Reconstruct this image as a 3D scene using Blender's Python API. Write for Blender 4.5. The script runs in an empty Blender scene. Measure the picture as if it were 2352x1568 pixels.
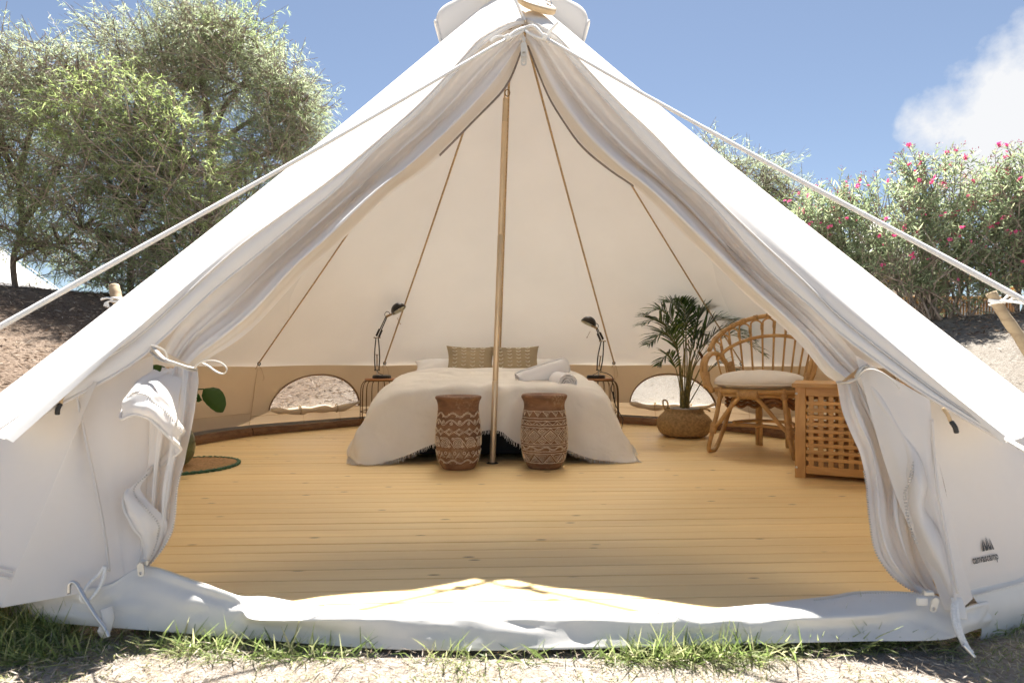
import bpy, bmesh, math, random
import numpy as np
from mathutils import Vector, Matrix, noise

random.seed(7)
RNG = np.random.default_rng(7)
PI = math.pi
SC = bpy.context.scene
COL = SC.collection
R_ = math.radians

# ------------------------------------------------------------------ camera, sky, sun
FPX, HU, HV, CAMH, CAMD = 1350.0, 1176.0, 826.0, 0.68, 3.87   # photo read at 2352 px wide
cam_d = bpy.data.cameras.new('camera')
cam = bpy.data.objects.new('camera', cam_d)
COL.objects.link(cam)
cam.location = (0, -CAMD, CAMH)
cam.rotation_euler = (R_(90), 0, 0)
cam_d.sensor_width = 36
cam_d.lens = FPX / 2352 * 36
cam_d.shift_y = (HV - 784) / 2352
cam_d.clip_start = 0.05
cam_d.clip_end = 2000
cam_d.dof.use_dof = True
cam_d.dof.focus_distance = 3.6
cam_d.dof.aperture_fstop = 5.0
SC.camera = cam

SUN_DIR = Vector((0.049, 0.466, 0.884)).normalized()      # towards the sun
SUN_EL = math.asin(SUN_DIR.z)
SUN_AZ = math.atan2(SUN_DIR.x, SUN_DIR.y)
world = bpy.data.worlds.new('World')
SC.world = world
world.use_nodes = True
wn, wl = world.node_tree.nodes, world.node_tree.links
wn.clear()
w_out = wn.new('ShaderNodeOutputWorld')
w_bg = wn.new('ShaderNodeBackground')
w_bg.inputs['Strength'].default_value = 0.05
w_sky = wn.new('ShaderNodeTexSky')
w_sky.sky_type = 'NISHITA'
w_sky.sun_disc = False
w_sky.sun_elevation = SUN_EL
w_sky.sun_rotation = SUN_AZ
w_sky.altitude = 100
w_sky.air_density = 1.0
w_sky.dust_density = 0.15
w_sky.ozone_density = 2.5
# clouds: a cumulus bank low on the right, built from noise on the view direction
w_tc = wn.new('ShaderNodeTexCoord')
w_n = wn.new('ShaderNodeTexNoise')
w_n.inputs['Scale'].default_value = 9.0
w_n.inputs['Detail'].default_value = 9
w_n.inputs['Roughness'].default_value = 0.58
wl.new(w_tc.outputs['Generated'], w_n.inputs['Vector'])
cdir = Vector(((2350 - HU) / FPX, 1.0, (HV - 290) / FPX)).normalized()
w_d = wn.new('ShaderNodeVectorMath'); w_d.operation = 'DISTANCE'
w_d.inputs[1].default_value = cdir
wl.new(w_tc.outputs['Generated'], w_d.inputs[0])
w_m = wn.new('ShaderNodeMapRange')
w_m.inputs['From Min'].default_value = 0.05
w_m.inputs['From Max'].default_value = 0.17
w_m.inputs['To Min'].default_value = 0.36
w_m.inputs['To Max'].default_value = -0.22
wl.new(w_d.outputs['Value'], w_m.inputs['Value'])
w_a = wn.new('ShaderNodeMath'); w_a.operation = 'ADD'
wl.new(w_n.outputs['Fac'], w_a.inputs[0]); wl.new(w_m.outputs['Result'], w_a.inputs[1])
w_r = wn.new('ShaderNodeValToRGB')
w_r.color_ramp.elements[0].position = 0.50; w_r.color_ramp.elements[0].color = (0, 0, 0, 1)
w_r.color_ramp.elements[1].position = 0.72; w_r.color_ramp.elements[1].color = (1, 1, 1, 1)
wl.new(w_a.outputs[0], w_r.inputs['Fac'])
w_hs = wn.new('ShaderNodeHueSaturation')
w_hs.inputs['Saturation'].default_value = 0.76
wl.new(w_sky.outputs['Color'], w_hs.inputs['Color'])
w_mix = wn.new('ShaderNodeMixRGB')
w_mix.inputs['Color2'].default_value = (4.0, 4.05, 4.15, 1)
wl.new(w_r.outputs['Color'], w_mix.inputs['Fac'])
w_t = wn.new('ShaderNodeMixRGB'); w_t.blend_type = 'MULTIPLY'; w_t.inputs['Fac'].default_value = 1; w_t.inputs['Color2'].default_value = (0.50, 0.53, 0.56, 1)
wl.new(w_hs.outputs['Color'], w_t.inputs['Color1'])
wl.new(w_t.outputs['Color'], w_mix.inputs['Color1'])
wl.new(w_mix.outputs['Color'], w_bg.inputs['Color'])
wl.new(w_bg.outputs['Background'], w_out.inputs['Surface'])

sun_d = bpy.data.lights.new('sun', 'SUN')
sun_d.energy = 4.4
sun_d.angle = R_(0.53)
sun_d.color = (1.0, 0.965, 0.91)
sun = bpy.data.objects.new('sun', sun_d)
COL.objects.link(sun)
sun.rotation_euler = (-SUN_DIR).to_track_quat('-Z', 'Y').to_euler()
sun.location = (2, 8, 14)

SC.view_settings.view_transform = 'Standard'
SC.view_settings.look = 'None'
SC.view_settings.gamma = 1
SC.view_settings.use_curve_mapping = False
SC.view_settings.exposure = 2.22
SC.render.engine = 'CYCLES'
SC.cycles.use_denoising = True
SC.cycles.max_bounces = 14
SC.cycles.diffuse_bounces = 8
SC.cycles.transmission_bounces = 8
SC.cycles.transparent_max_bounces = 16
SC.cycles.sample_clamp_indirect = 8

# ------------------------------------------------------------------ helpers
def V(*a): return Vector(a)
def px(u, v, d):
    """a point of the place: viewing direction read off the photo (2352 px wide) and its own distance d"""
    return Vector(((u - HU) * d / FPX, d - CAMD, CAMH - (v - HV) * d / FPX))
def lerp(a, b, t): return a + (b - a) * t
def sstep(a, b, x):
    t = min(1, max(0, (x - a) / (b - a))); return t * t * (3 - 2 * t)

def link(o, parent=None):
    COL.objects.link(o)
    if parent is not None: o.parent = parent
    return o
def tag(o, label=None, cat=None, group=None, kind=None):
    if label: o['label'] = label
    if cat: o['category'] = cat
    if group: o['group'] = group
    if kind: o['kind'] = kind
    return o
def empty(name, loc=(0, 0, 0), rz=0):
    o = bpy.data.objects.new(name, None)
    o.empty_display_size = 0.1
    o.location = loc; o.rotation_euler = (0, 0, rz)
    return link(o)
def mesh(name, vs, fs, mat, parent=None, smooth=True, kind=None):
    m = bpy.data.meshes.new(name)
    m.from_pydata([tuple(v) for v in vs], [], fs)
    m.polygons.foreach_set('use_smooth', [smooth] * len(m.polygons))
    if mat is not None: m.materials.append(mat)
    m.update()
    o = bpy.data.objects.new(name, m)
    link(o, parent)
    if kind: o['kind'] = kind
    return o
def np_mesh(name, verts, quads, mat, parent=None, kind=None, smooth=False, tris=None):
    m = bpy.data.meshes.new(name)
    verts = np.asarray(verts, np.float32).reshape(-1, 3); quads = np.asarray(quads, np.int32)
    k = quads.shape[1]
    m.vertices.add(len(verts)); m.vertices.foreach_set('co', verts.ravel())
    m.loops.add(quads.size); m.loops.foreach_set('vertex_index', quads.ravel())
    m.polygons.add(len(quads))
    m.polygons.foreach_set('loop_start', np.arange(0, quads.size, k, dtype=np.int32))
    m.polygons.foreach_set('use_smooth', np.full(len(quads), smooth))
    m.update(calc_edges=True); m.validate()
    m.materials.append(mat)
    o = bpy.data.objects.new(name, m); link(o, parent)
    if kind: o['kind'] = kind
    return o

class G:
    """geometry collector: one mesh out of several shapes that belong together"""
    def __init__(s): s.v = []; s.f = []
    def add(s, vs, fs):
        b = len(s.v); s.v += [Vector(v) for v in vs]
        s.f += [tuple(i + b for i in f) for f in fs]; return s
    def build(s, name, mat, parent=None, smooth=True, kind=None, loc=None):
        if loc is not None:
            L = Vector(loc); o = mesh(name, [v - L for v in s.v], s.f, mat, parent, smooth, kind); o.location = L; return o
        return mesh(name, s.v, s.f, mat, parent, smooth, kind)

def catmull(P, n, closed=False):
    """n samples per segment through the points"""
    P = [Vector(p) for p in P]; out = []
    m = len(P)
    segs = m if closed else m - 1
    for i in range(segs):
        if closed: a, b, c, d = P[i - 1], P[i], P[(i + 1) % m], P[(i + 2) % m]
        else: a, b, c, d = P[max(i - 1, 0)], P[i], P[i + 1], P[min(i + 2, m - 1)]
        for k in range(n):
            t = k / n
            out.append(0.5 * ((2 * b) + (c - a) * t + (2 * a - 5 * b + 4 * c - d) * t * t + (3 * b - a - 3 * c + d) * t ** 3))
    if not closed: out.append(P[-1].copy())
    return out
def resample(P, n):
    P = [Vector(p) for p in P]; L = [0]
    for a, b in zip(P, P[1:]): L.append(L[-1] + (b - a).length)
    out = []; j = 0
    for k in range(n):
        t = L[-1] * k / (n - 1)
        while j < len(P) - 2 and L[j + 1] < t: j += 1
        seg = L[j + 1] - L[j]
        out.append(P[j].lerp(P[j + 1], (t - L[j]) / seg if seg > 1e-9 else 0))
    return out
def tube(P, r, sides=6, closed=False, caps=True, flat=1.0):
    """swept tube; r a number or a list; flat squashes the section"""
    P = [Vector(p) for p in P]; n = len(P)
    rr = r if isinstance(r, (list, tuple)) else [r] * n
    T = []
    for i in range(n):
        if closed: t = P[(i + 1) % n] - P[i - 1]
        else: t = P[min(i + 1, n - 1)] - P[max(i - 1, 0)]
        T.append(t.normalized() if t.length > 1e-9 else Vector((0, 0, 1)))
    up = Vector((0, 0, 1)) if abs(T[0].z) < 0.9 else Vector((1, 0, 0))
    N = (up - T[0] * up.dot(T[0])).normalized()
    vs = []; fs = []
    for i in range(n):
        if i: 
            N = N - T[i] * N.dot(T[i])
            N = N.normalized() if N.length > 1e-6 else T[i].orthogonal().normalized()
        B = T[i].cross(N)
        for k in range(sides):
            a = 2 * PI * k / sides
            vs.append(P[i] + (N * math.cos(a) * flat + B * math.sin(a)) * rr[i])
    for i in range(n if closed else n - 1):
        j = (i + 1) % n
        for k in range(sides):
            l = (k + 1) % sides
            fs.append((i * sides + k, i * sides + l, j * sides + l, j * sides + k))
    if caps and not closed:
        fs.append(tuple(reversed(range(sides)))); fs.append(tuple((n - 1) * sides + k for k in range(sides)))
    return vs, fs
def lathe(prof, n=32, cap0=False, cap1=False):
    vs = []; fs = []
    for (r, z) in prof:
        for k in range(n):
            a = 2 * PI * k / n; vs.append((r * math.cos(a), r * math.sin(a), z))
    for i in range(len(prof) - 1):
        for k in range(n):
            l = (k + 1) % n
            fs.append((i * n + k, i * n + l, (i + 1) * n + l, (i + 1) * n + k))
    if cap0: fs.append(tuple(reversed(range(n))))
    if cap1: fs.append(tuple((len(prof) - 1) * n + k for k in range(n)))
    return vs, fs
def box(c, s, M=None, ch=0.0):
    """box of size s at c; ch chamfers the long edges of its top and bottom"""
    x, y, z = s[0] / 2, s[1] / 2, s[2] / 2; c = Vector(c)
    if ch <= 0:
        vs = [Vector((sx * x, sy * y, sz * z)) for sz in (-1, 1) for sy in (-1, 1) for sx in (-1, 1)]
        fs = [(0, 2, 3, 1), (4, 5, 7, 6), (0, 1, 5, 4), (2, 6, 7, 3), (0, 4, 6, 2), (1, 3, 7, 5)]
    else:
        rings = [(-z, x - ch, y - ch), (-z + ch, x, y), (z - ch, x, y), (z, x - ch, y - ch)]
        vs = []
        for (zz, a, b) in rings:
            vs += [Vector((a, b - ch * (0 if abs(zz) == z else 1), zz)), Vector((a - ch * (0 if abs(zz) == z else 1), b, zz)),
                   Vector((-a + ch * (0 if abs(zz) == z else 1), b, zz)), Vector((-a, b - ch * (0 if abs(zz) == z else 1), zz)),
                   Vector((-a, -b + ch * (0 if abs(zz) == z else 1), zz)), Vector((-a + ch * (0 if abs(zz) == z else 1), -b, zz)),
                   Vector((a - ch * (0 if abs(zz) == z else 1), -b, zz)), Vector((a, -b + ch * (0 if abs(zz) == z else 1), zz))]
        fs = [tuple(reversed(range(8))), tuple(24 + k for k in range(8))]
        for i in range(3):
            for k in range(8):
                l = (k + 1) % 8; fs.append((i * 8 + k, i * 8 + l, (i + 1) * 8 + l, (i + 1) * 8 + k))
    if M is not None: vs = [M @ v for v in vs]
    return [v + c for v in vs], fs
def beam(a, b, w, h, ch=0.0, up=(0, 0, 1)):
    a, b = Vector(a), Vector(b); X = (b - a); L = X.length; X.normalize()
    Z = Vector(up); Z = (Z - X * Z.dot(X)).normalized(); Y = Z.cross(X)
    M = Matrix((X, Y, Z)).transposed()
    return box((a + b) / 2, (L, w, h), M, ch)
def loft(rows, ku=4, kv=4, disp=None, close=False):
    """smooth surface through a grid of points; ku, kv subdivisions per cell; disp(s,t,p,n) moves along the normal"""
    R = [catmull(r, ku) for r in rows]
    cols = [catmull([r[i] for r in R], kv) for i in range(len(R[0]))]
    n, m = len(cols[0]), len(cols)
    P = [[cols[j][i] for j in range(m)] for i in range(n)]
    if disp:
        Q = []
        for i in range(n):
            row = []
            for j in range(m):
                du = P[i][min(j + 1, m - 1)] - P[i][max(j - 1, 0)]
                dv = P[min(i + 1, n - 1)][j] - P[max(i - 1, 0)][j]
                nn = du.cross(dv); nn = nn.normalized() if nn.length > 1e-9 else Vector((0, 0, 1))
                row.append(P[i][j] + nn * disp(i / (n - 1), j / (m - 1), P[i][j], nn))
            Q.append(row)
        P = Q
    vs = [p for r in P for p in r]
    fs = [(i * m + j, i * m + j + 1, (i + 1) * m + j + 1, (i + 1) * m + j) for i in range(n - 1) for j in range(m - 1)]
    return vs, fs, P
def ribbon(P, w, nrm):
    """flat strip of width w along P, lying across nrm (a vector or a function of the index)"""
    P = [Vector(p) for p in P]; vs = []; fs = []
    for i, p in enumerate(P):
        t = P[min(i + 1, len(P) - 1)] - P[max(i - 1, 0)]
        nn = nrm(i) if callable(nrm) else Vector(nrm)
        s = t.cross(nn); s = s.normalized() if s.length > 1e-9 else Vector((1, 0, 0))
        vs += [p - s * w / 2, p + s * w / 2]
    fs = [(2 * i, 2 * i + 1, 2 * i + 3, 2 * i + 2) for i in range(len(P) - 1)]
    return vs, fs
def teeth(P, size=0.0035, pitch=0.0065, side=None):
    """zip teeth: small blocks in a row along P"""
    P = [Vector(p) for p in P]
    L = sum((b - a).length for a, b in zip(P, P[1:])); n = max(3, int(L / pitch))
    Q = resample(P, n); g = G()
    for i, p in enumerate(Q):
        t = Q[min(i + 1, n - 1)] - Q[max(i - 1, 0)]
        if t.length < 1e-9: continue
        a = p - t.normalized() * pitch * 0.28; b = p + t.normalized() * pitch * 0.28
        up = Vector((0, 0, 1)) if abs(t.normalized().z) < 0.8 else Vector((0, 1, 0))
        g.add(*beam(a, b, size * 1.5, size, up=up))
    return g
def copy_tree(o, parent=None):
    c = o.copy(); COL.objects.link(c); c.parent = parent
    for ch in list(o.children): copy_tree(ch, c)
    return c

# ------------------------------------------------------------------ materials
def new_mat(name):
    m = bpy.data.materials.new(name); m.use_nodes = True
    n, l = m.node_tree.nodes, m.node_tree.links
    return m, n, l, n['Principled BSDF'], n['Material Output']
def ramp(n, stops):
    r = n.new('ShaderNodeValToRGB'); cr = r.color_ramp
    while len(cr.elements) < len(stops): cr.elements.new(0.5)
    for e, (p, c) in zip(cr.elements, stops):
        e.position = p; e.color = (*c, 1)
    return r
def coords(n, l, scale=(1, 1, 1), kind='Object', rnd=False):
    tc = n.new('ShaderNodeTexCoord'); mp = n.new('ShaderNodeMapping')
    mp.inputs['Scale'].default_value = scale
    l.new(tc.outputs[kind], mp.inputs['Vector'])
    if rnd:
        oi = n.new('ShaderNodeObjectInfo'); mu = n.new('ShaderNodeMath'); mu.operation = 'MULTIPLY'; mu.inputs[1].default_value = 57.0
        l.new(oi.outputs['Random'], mu.inputs[0]); l.new(mu.outputs[0], mp.inputs['Location'])
    return mp
def tex_noise(n, l, vec, scale, detail=4, rough=0.55, dist=0.0):
    t = n.new('ShaderNodeTexNoise')
    t.inputs['Scale'].default_value = scale; t.inputs['Detail'].default_value = detail
    t.inputs['Roughness'].default_value = rough; t.inputs['Distortion'].default_value = dist
    l.new(vec.outputs[0], t.inputs['Vector']); return t
def bump(n, l, height, strength, dist=0.01, target=None):
    b = n.new('ShaderNodeBump'); b.inputs['Strength'].default_value = strength; b.inputs['Distance'].default_value = dist
    l.new(height, b.inputs['Height'])
    if target is not None: l.new(b.outputs['Normal'], target)
    return b
def plain(name, col, rough=0.6, metal=0.0, var=0.15, vscale=20, bstr=0.0, bscale=150, coat=0.0, spec=0.5, scale=(1, 1, 1)):
    m, n, l, p, o = new_mat(name)
    mp = coords(n, l, scale, rnd=True)
    t = tex_noise(n, l, mp, vscale)
    lo = tuple(max(0, c * (1 - var)) for c in col); hi = tuple(min(1, c * (1 + var)) for c in col)
    r = ramp(n, [(0.3, lo), (0.7, hi)])
    l.new(t.outputs['Fac'], r.inputs['Fac']); l.new(r.outputs['Color'], p.inputs['Base Color'])
    p.inputs['Roughness'].default_value = rough; p.inputs['Metallic'].default_value = metal
    p.inputs['Coat Weight'].default_value = coat; p.inputs['Specular IOR Level'].default_value = spec
    if bstr > 0:
        t2 = tex_noise(n, l, mp, bscale, 3)
        bump(n, l, t2.outputs['Fac'], bstr, 0.003, p.inputs['Normal'])
    return m
def cloth(name, col, tcol=None, tfac=0.0, weave=500, bstr=0.15, crease=0.25, var=0.05, cscale=3.0, fwd=0.0):
    """woven cloth: diffuse plus light let through, fine weave and soft creases"""
    m, n, l, p, o = new_mat(name); n.remove(p)
    mp = coords(n, l)
    big = tex_noise(n, l, mp, 1.6, 5)
    lo = tuple(c * (1 - var) for c in col); hi = tuple(min(1, c * (1 + var)) for c in col)
    r = ramp(n, [(0.3, lo), (0.7, hi)]); l.new(big.outputs['Fac'], r.inputs['Fac'])
    d = n.new('ShaderNodeBsdfDiffuse'); l.new(r.outputs['Color'], d.inputs['Color'])
    w = tex_noise(n, l, mp, weave, 2)
    b1 = bump(n, l, w.outputs['Fac'], bstr, 0.0015)
    c = tex_noise(n, l, mp, cscale, 3, 0.5, 0.6)
    b2 = bump(n, l, c.outputs['Fac'], crease, 0.02)
    l.new(b2.outputs['Normal'], b1.inputs['Normal'])
    l.new(b1.outputs['Normal'], d.inputs['Normal'])
    if tfac > 0:
        t = n.new('ShaderNodeBsdfTranslucent')
        r2 = ramp(n, [(0.3, tuple(c * (1 - var) for c in (tcol or col))), (0.7, tuple(min(1, c * (1 + var)) for c in (tcol or col)))])
        l.new(big.outputs['Fac'], r2.inputs['Fac']); l.new(r2.outputs['Color'], t.inputs['Color'])
        l.new(b1.outputs['Normal'], t.inputs['Normal'])
        mx = n.new('ShaderNodeMixShader'); mx.inputs['Fac'].default_value = tfac
        l.new(d.outputs[0], mx.inputs[1]); l.new(t.outputs[0], mx.inputs[2]); top = mx.outputs[0]
        if fwd > 0:     # light that keeps roughly its direction through the open weave
            rf = n.new('ShaderNodeBsdfRefraction'); rf.inputs['IOR'].default_value = 1.2; rf.inputs['Roughness'].default_value = 0.78
            l.new(r2.outputs['Color'], rf.inputs['Color'])
            m3 = n.new('ShaderNodeMixShader'); m3.inputs['Fac'].default_value = fwd
            l.new(top, m3.inputs[1]); l.new(rf.outputs[0], m3.inputs[2]); top = m3.outputs[0]
        l.new(top, o.inputs['Surface'])
    else: l.new(d.outputs[0], o.inputs['Surface'])
    return m
def leafmat(name, stops, tfac=0.35, rough=0.5):
    m, n, l, p, o = new_mat(name)
    g = n.new('ShaderNodeNewGeometry')
    r = ramp(n, stops); l.new(g.outputs['Random Per Island'], r.inputs['Fac'])
    l.new(r.outputs['Color'], p.inputs['Base Color']); p.inputs['Roughness'].default_value = rough
    p.inputs['Specular IOR Level'].default_value = 0.4
    t = n.new('ShaderNodeBsdfTranslucent')
    hs = n.new('ShaderNodeHueSaturation'); hs.inputs['Value'].default_value = 1.8; hs.inputs['Saturation'].default_value = 1.15
    l.new(r.outputs['Color'], hs.inputs['Color']); l.new(hs.outputs['Color'], t.inputs['Color'])
    mx = n.new('ShaderNodeMixShader'); mx.inputs['Fac'].default_value = tfac
    l.new(p.outputs[0], mx.inputs[1]); l.new(t.outputs[0], mx.inputs[2]); l.new(mx.outputs[0], o.inputs['Surface'])
    return m
def woodmat(name, base, dark, grain=(2, 30, 30), knots=False, rough=0.5, axis='X', knot_scale=(4.6, 14, 1), kcol=(0.16, 0.07, 0.02), var=0.12, coat=0.0):
    m, n, l, p, o = new_mat(name)
    mp = coords(n, l, grain, rnd=True)
    t = tex_noise(n, l, mp, 1.0, 6, 0.6, 0.8)
    r = ramp(n, [(0.25, dark), (0.55, base), (0.8, tuple(min(1, c * 1.12) for c in base))])
    l.new(t.outputs['Fac'], r.inputs['Fac'])
    oi = n.new('ShaderNodeObjectInfo'); hs = n.new('ShaderNodeHueSaturation')
    mr = n.new('ShaderNodeMapRange'); mr.inputs['To Min'].default_value = 1 - var; mr.inputs['To Max'].default_value = 1 + var
    l.new(oi.outputs['Random'], mr.inputs['Value']); l.new(mr.outputs['Result'], hs.inputs['Value'])
    l.new(r.outputs['Color'], hs.inputs['Color'])
    out = hs.outputs['Color']
    if knots:
        mk = coords(n, l, knot_scale, rnd=True)
        vo = n.new('ShaderNodeTexVoronoi'); vo.inputs['Scale'].default_value = 1.0
        l.new(mk.outputs[0], vo.inputs['Vector'])
        kr = ramp(n, [(0.0, (1, 1, 1)), (0.06, (0.75, 0.75, 0.75)), (0.12, (0, 0, 0))])
        l.new(vo.outputs['Distance'], kr.inputs['Fac'])
        sep = n.new('ShaderNodeSeparateColor'); l.new(vo.outputs['Color'], sep.inputs['Color'])
        th = n.new('ShaderNodeMath'); th.operation = 'GREATER_THAN'; th.inputs[1].default_value = 0.2
        l.new(sep.outputs[0], th.inputs[0])
        mu = n.new('ShaderNodeMath'); mu.operation = 'MULTIPLY'; l.new(kr.outputs['Color'], mu.inputs[0]); l.new(th.outputs[0], mu.inputs[1])
        mx = n.new('ShaderNodeMixRGB'); mx.inputs['Color2'].default_value = (*kcol, 1)
        l.new(mu.outputs[0], mx.inputs['Fac']); l.new(out, mx.inputs['Color1']); out = mx.outputs['Color']
    l.new(out, p.inputs['Base Color'])
    p.inputs['Roughness'].default_value = rough; p.inputs['Coat Weight'].default_value = coat
    bump(n, l, t.outputs['Fac'], 0.12, 0.002, p.inputs['Normal'])
    return m

M = {}
M['canvas'] = cloth('canvas', (0.82, 0.795, 0.755), (0.73, 0.695, 0.65), 0.05, 420, 0.10, 0.10, 0.03, 2.0, 0.095)
M['flap'] = cloth('door canvas', (0.83, 0.81, 0.78), (0.84, 0.74, 0.64), 0.24, 420, 0.12, 0.30, 0.03, 5.0)
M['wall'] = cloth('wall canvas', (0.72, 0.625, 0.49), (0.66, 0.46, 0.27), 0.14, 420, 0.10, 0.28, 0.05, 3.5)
M['pvc'] = plain('groundsheet', (0.70, 0.675, 0.63), 0.45, 0, 0.06, 5, 0.15, 30)
M['tape'] = plain('seam tape', (0.55, 0.39, 0.22), 0.8, 0, 0.2, 60)
M['trim'] = plain('window piping', (0.24, 0.15, 0.08), 0.85, 0, 0.2, 60)
M['ribbon'] = cloth('tie ribbon', (0.66, 0.63, 0.58), (0.6, 0.55, 0.5), 0.2, 600, 0.2, 0.1, 0.06)
M['tan_tie'] = plain('tan tie', (0.55, 0.42, 0.26), 0.85, 0, 0.15, 80)
M['zip'] = plain('zip', (0.55, 0.52, 0.48), 0.5, 0, 0.25, 90)
M['zip_dark'] = plain('zip tape', (0.23, 0.19, 0.16), 0.7, 0, 0.2, 90)
M['zip_pull'] = plain('zip pull', (0.62, 0.60, 0.55), 0.4, 0.3, 0.05, 40)
M['rope'] = plain('rope', (0.80, 0.79, 0.76), 0.85, 0, 0.10, 200, 0.5, 400)
M['black_plastic'] = plain('black plastic', (0.02, 0.02, 0.02), 0.45, 0, 0.2)
M['steel'] = plain('galvanised steel', (0.62, 0.62, 0.62), 0.35, 0.9, 0.1)
M['pole'] = plain('zinc pole', (0.70, 0.57, 0.40), 0.42, 0.65, 0.25, 6, scale=(1, 1, 0.3))
M['pine'] = woodmat('pine floor', (0.86, 0.635, 0.315), (0.81, 0.57, 0.255), (1.2, 26, 26), True, 0.36, var=0.05)
M['timber'] = woodmat('old timber', (0.24, 0.13, 0.065), (0.12, 0.055, 0.028), (2, 14, 30), False, 0.8, var=0.25)
M['acacia'] = woodmat('oiled wood', (0.60, 0.335, 0.11), (0.46, 0.225, 0.06), (3, 22, 22), True, 0.42, knot_scale=(1.4, 8, 8), kcol=(0.2, 0.08, 0.02), var=0.12, coat=0.1)
M['table_wood'] = woodmat('table top wood', (0.42, 0.20, 0.08), (0.32, 0.14, 0.05), (4, 25, 25), False, 0.4, var=0.05)
M['rattan'] = woodmat('rattan', (0.55, 0.33, 0.125), (0.40, 0.21, 0.065), (9, 9, 9), False, 0.45, var=0.06)
M['rattan_dark'] = woodmat('dark rattan core', (0.27, 0.13, 0.05), (0.16, 0.07, 0.025), (12, 12, 12), False, 0.6, var=0.1)  # darker rattan tone for the woven skirt below the seat
M['binding'] = woodmat('rattan binding', (0.50, 0.30, 0.12), (0.34, 0.18, 0.06), (60, 60, 60), False, 0.55, var=0.06)
M['log'] = woodmat('weathered log', (0.38, 0.29, 0.18), (0.22, 0.15, 0.09), (5, 5, 14), True, 0.85, knot_scale=(5, 5, 5))
M['disc'] = woodmat('wooden disc', (0.62, 0.46, 0.27), (0.45, 0.28, 0.12), (8, 8, 8), False, 0.6)
M['soil'] = plain('potting soil', (0.03, 0.022, 0.015), 0.95, 0, 0.5, 90, 0.8, 120)
M['linen'] = cloth('cream linen', (0.85, 0.81, 0.74), None, 0, 380, 0.35, 0.7, 0.05, 7)
M['duvet'] = cloth('white cotton', (0.84, 0.82, 0.80), None, 0, 500, 0.1, 0.4, 0.03, 6)
M['duvet_top'] = cloth('cream duvet', (0.82, 0.78, 0.72), None, 0, 500, 0.1, 0.4, 0.03, 6)
M['towel'] = cloth('white towelling', (0.88, 0.87, 0.88), None, 0, 260, 0.9, 0.15, 0.03, 10)
M['olive'] = cloth('olive linen', (0.44, 0.355, 0.235), None, 0, 260, 0.8, 0.25, 0.25, 12)
M['stitch'] = plain('cream stitching', (0.80, 0.75, 0.64), 0.9, 0, 0.1)
M['bed_base'] = plain('dark bed base', (0.012, 0.012, 0.012), 0.8, 0, 0.3)
M['lamp_black'] = plain('bronze black lamp', (0.022, 0.017, 0.013), 0.35, 0.3, 0.3, 30)
M['lamp_inner'] = plain('lamp inside', (0.55, 0.53, 0.42), 0.5, 0.2, 0.1)
M['brass'] = plain('dull brass', (0.30, 0.20, 0.10), 0.4, 0.9, 0.2)
M['wire'] = plain('brass wire', (0.17, 0.10, 0.045), 0.45, 0.5, 0.2)
M['bulb'] = plain('bulb glass', (0.75, 0.75, 0.72), 0.15, 0, 0.03)
M['black_cord'] = plain('black cord', (0.012, 0.012, 0.012), 0.5, 0, 0.2)
M['seagrass'] = plain('seagrass', (0.42, 0.27, 0.12), 0.8, 0, 0.35, 45, 0.6, 160)
M['jute'] = plain('jute', (0.36, 0.205, 0.085), 0.9, 0, 0.38, 60, 0.8, 200)
M['green_yarn'] = plain('green yarn', (0.055, 0.13, 0.075), 0.9, 0, 0.5, 70, 0.6, 200)
M['pot'] = plain('nursery pot', (0.45, 0.42, 0.38), 0.5)
M['stem'] = plain('palm stem', (0.20, 0.17, 0.05), 0.5, 0, 0.5, 14, scale=(1, 1, 3))
M['palm'] = leafmat('palm leaf', [(0, (0.025, 0.048, 0.018)), (0.5, (0.045, 0.082, 0.026)), (0.9, (0.09, 0.135, 0.04)), (1, (0.16, 0.19, 0.06))], 0.25, 0.35)
M['dry_leaf'] = plain('dry leaf', (0.20, 0.08, 0.03), 0.8)
M['big_leaf'] = leafmat('big leaf', [(0, (0.03, 0.075, 0.016)), (1, (0.04, 0.095, 0.02))], 0.2, 0.3)
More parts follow.
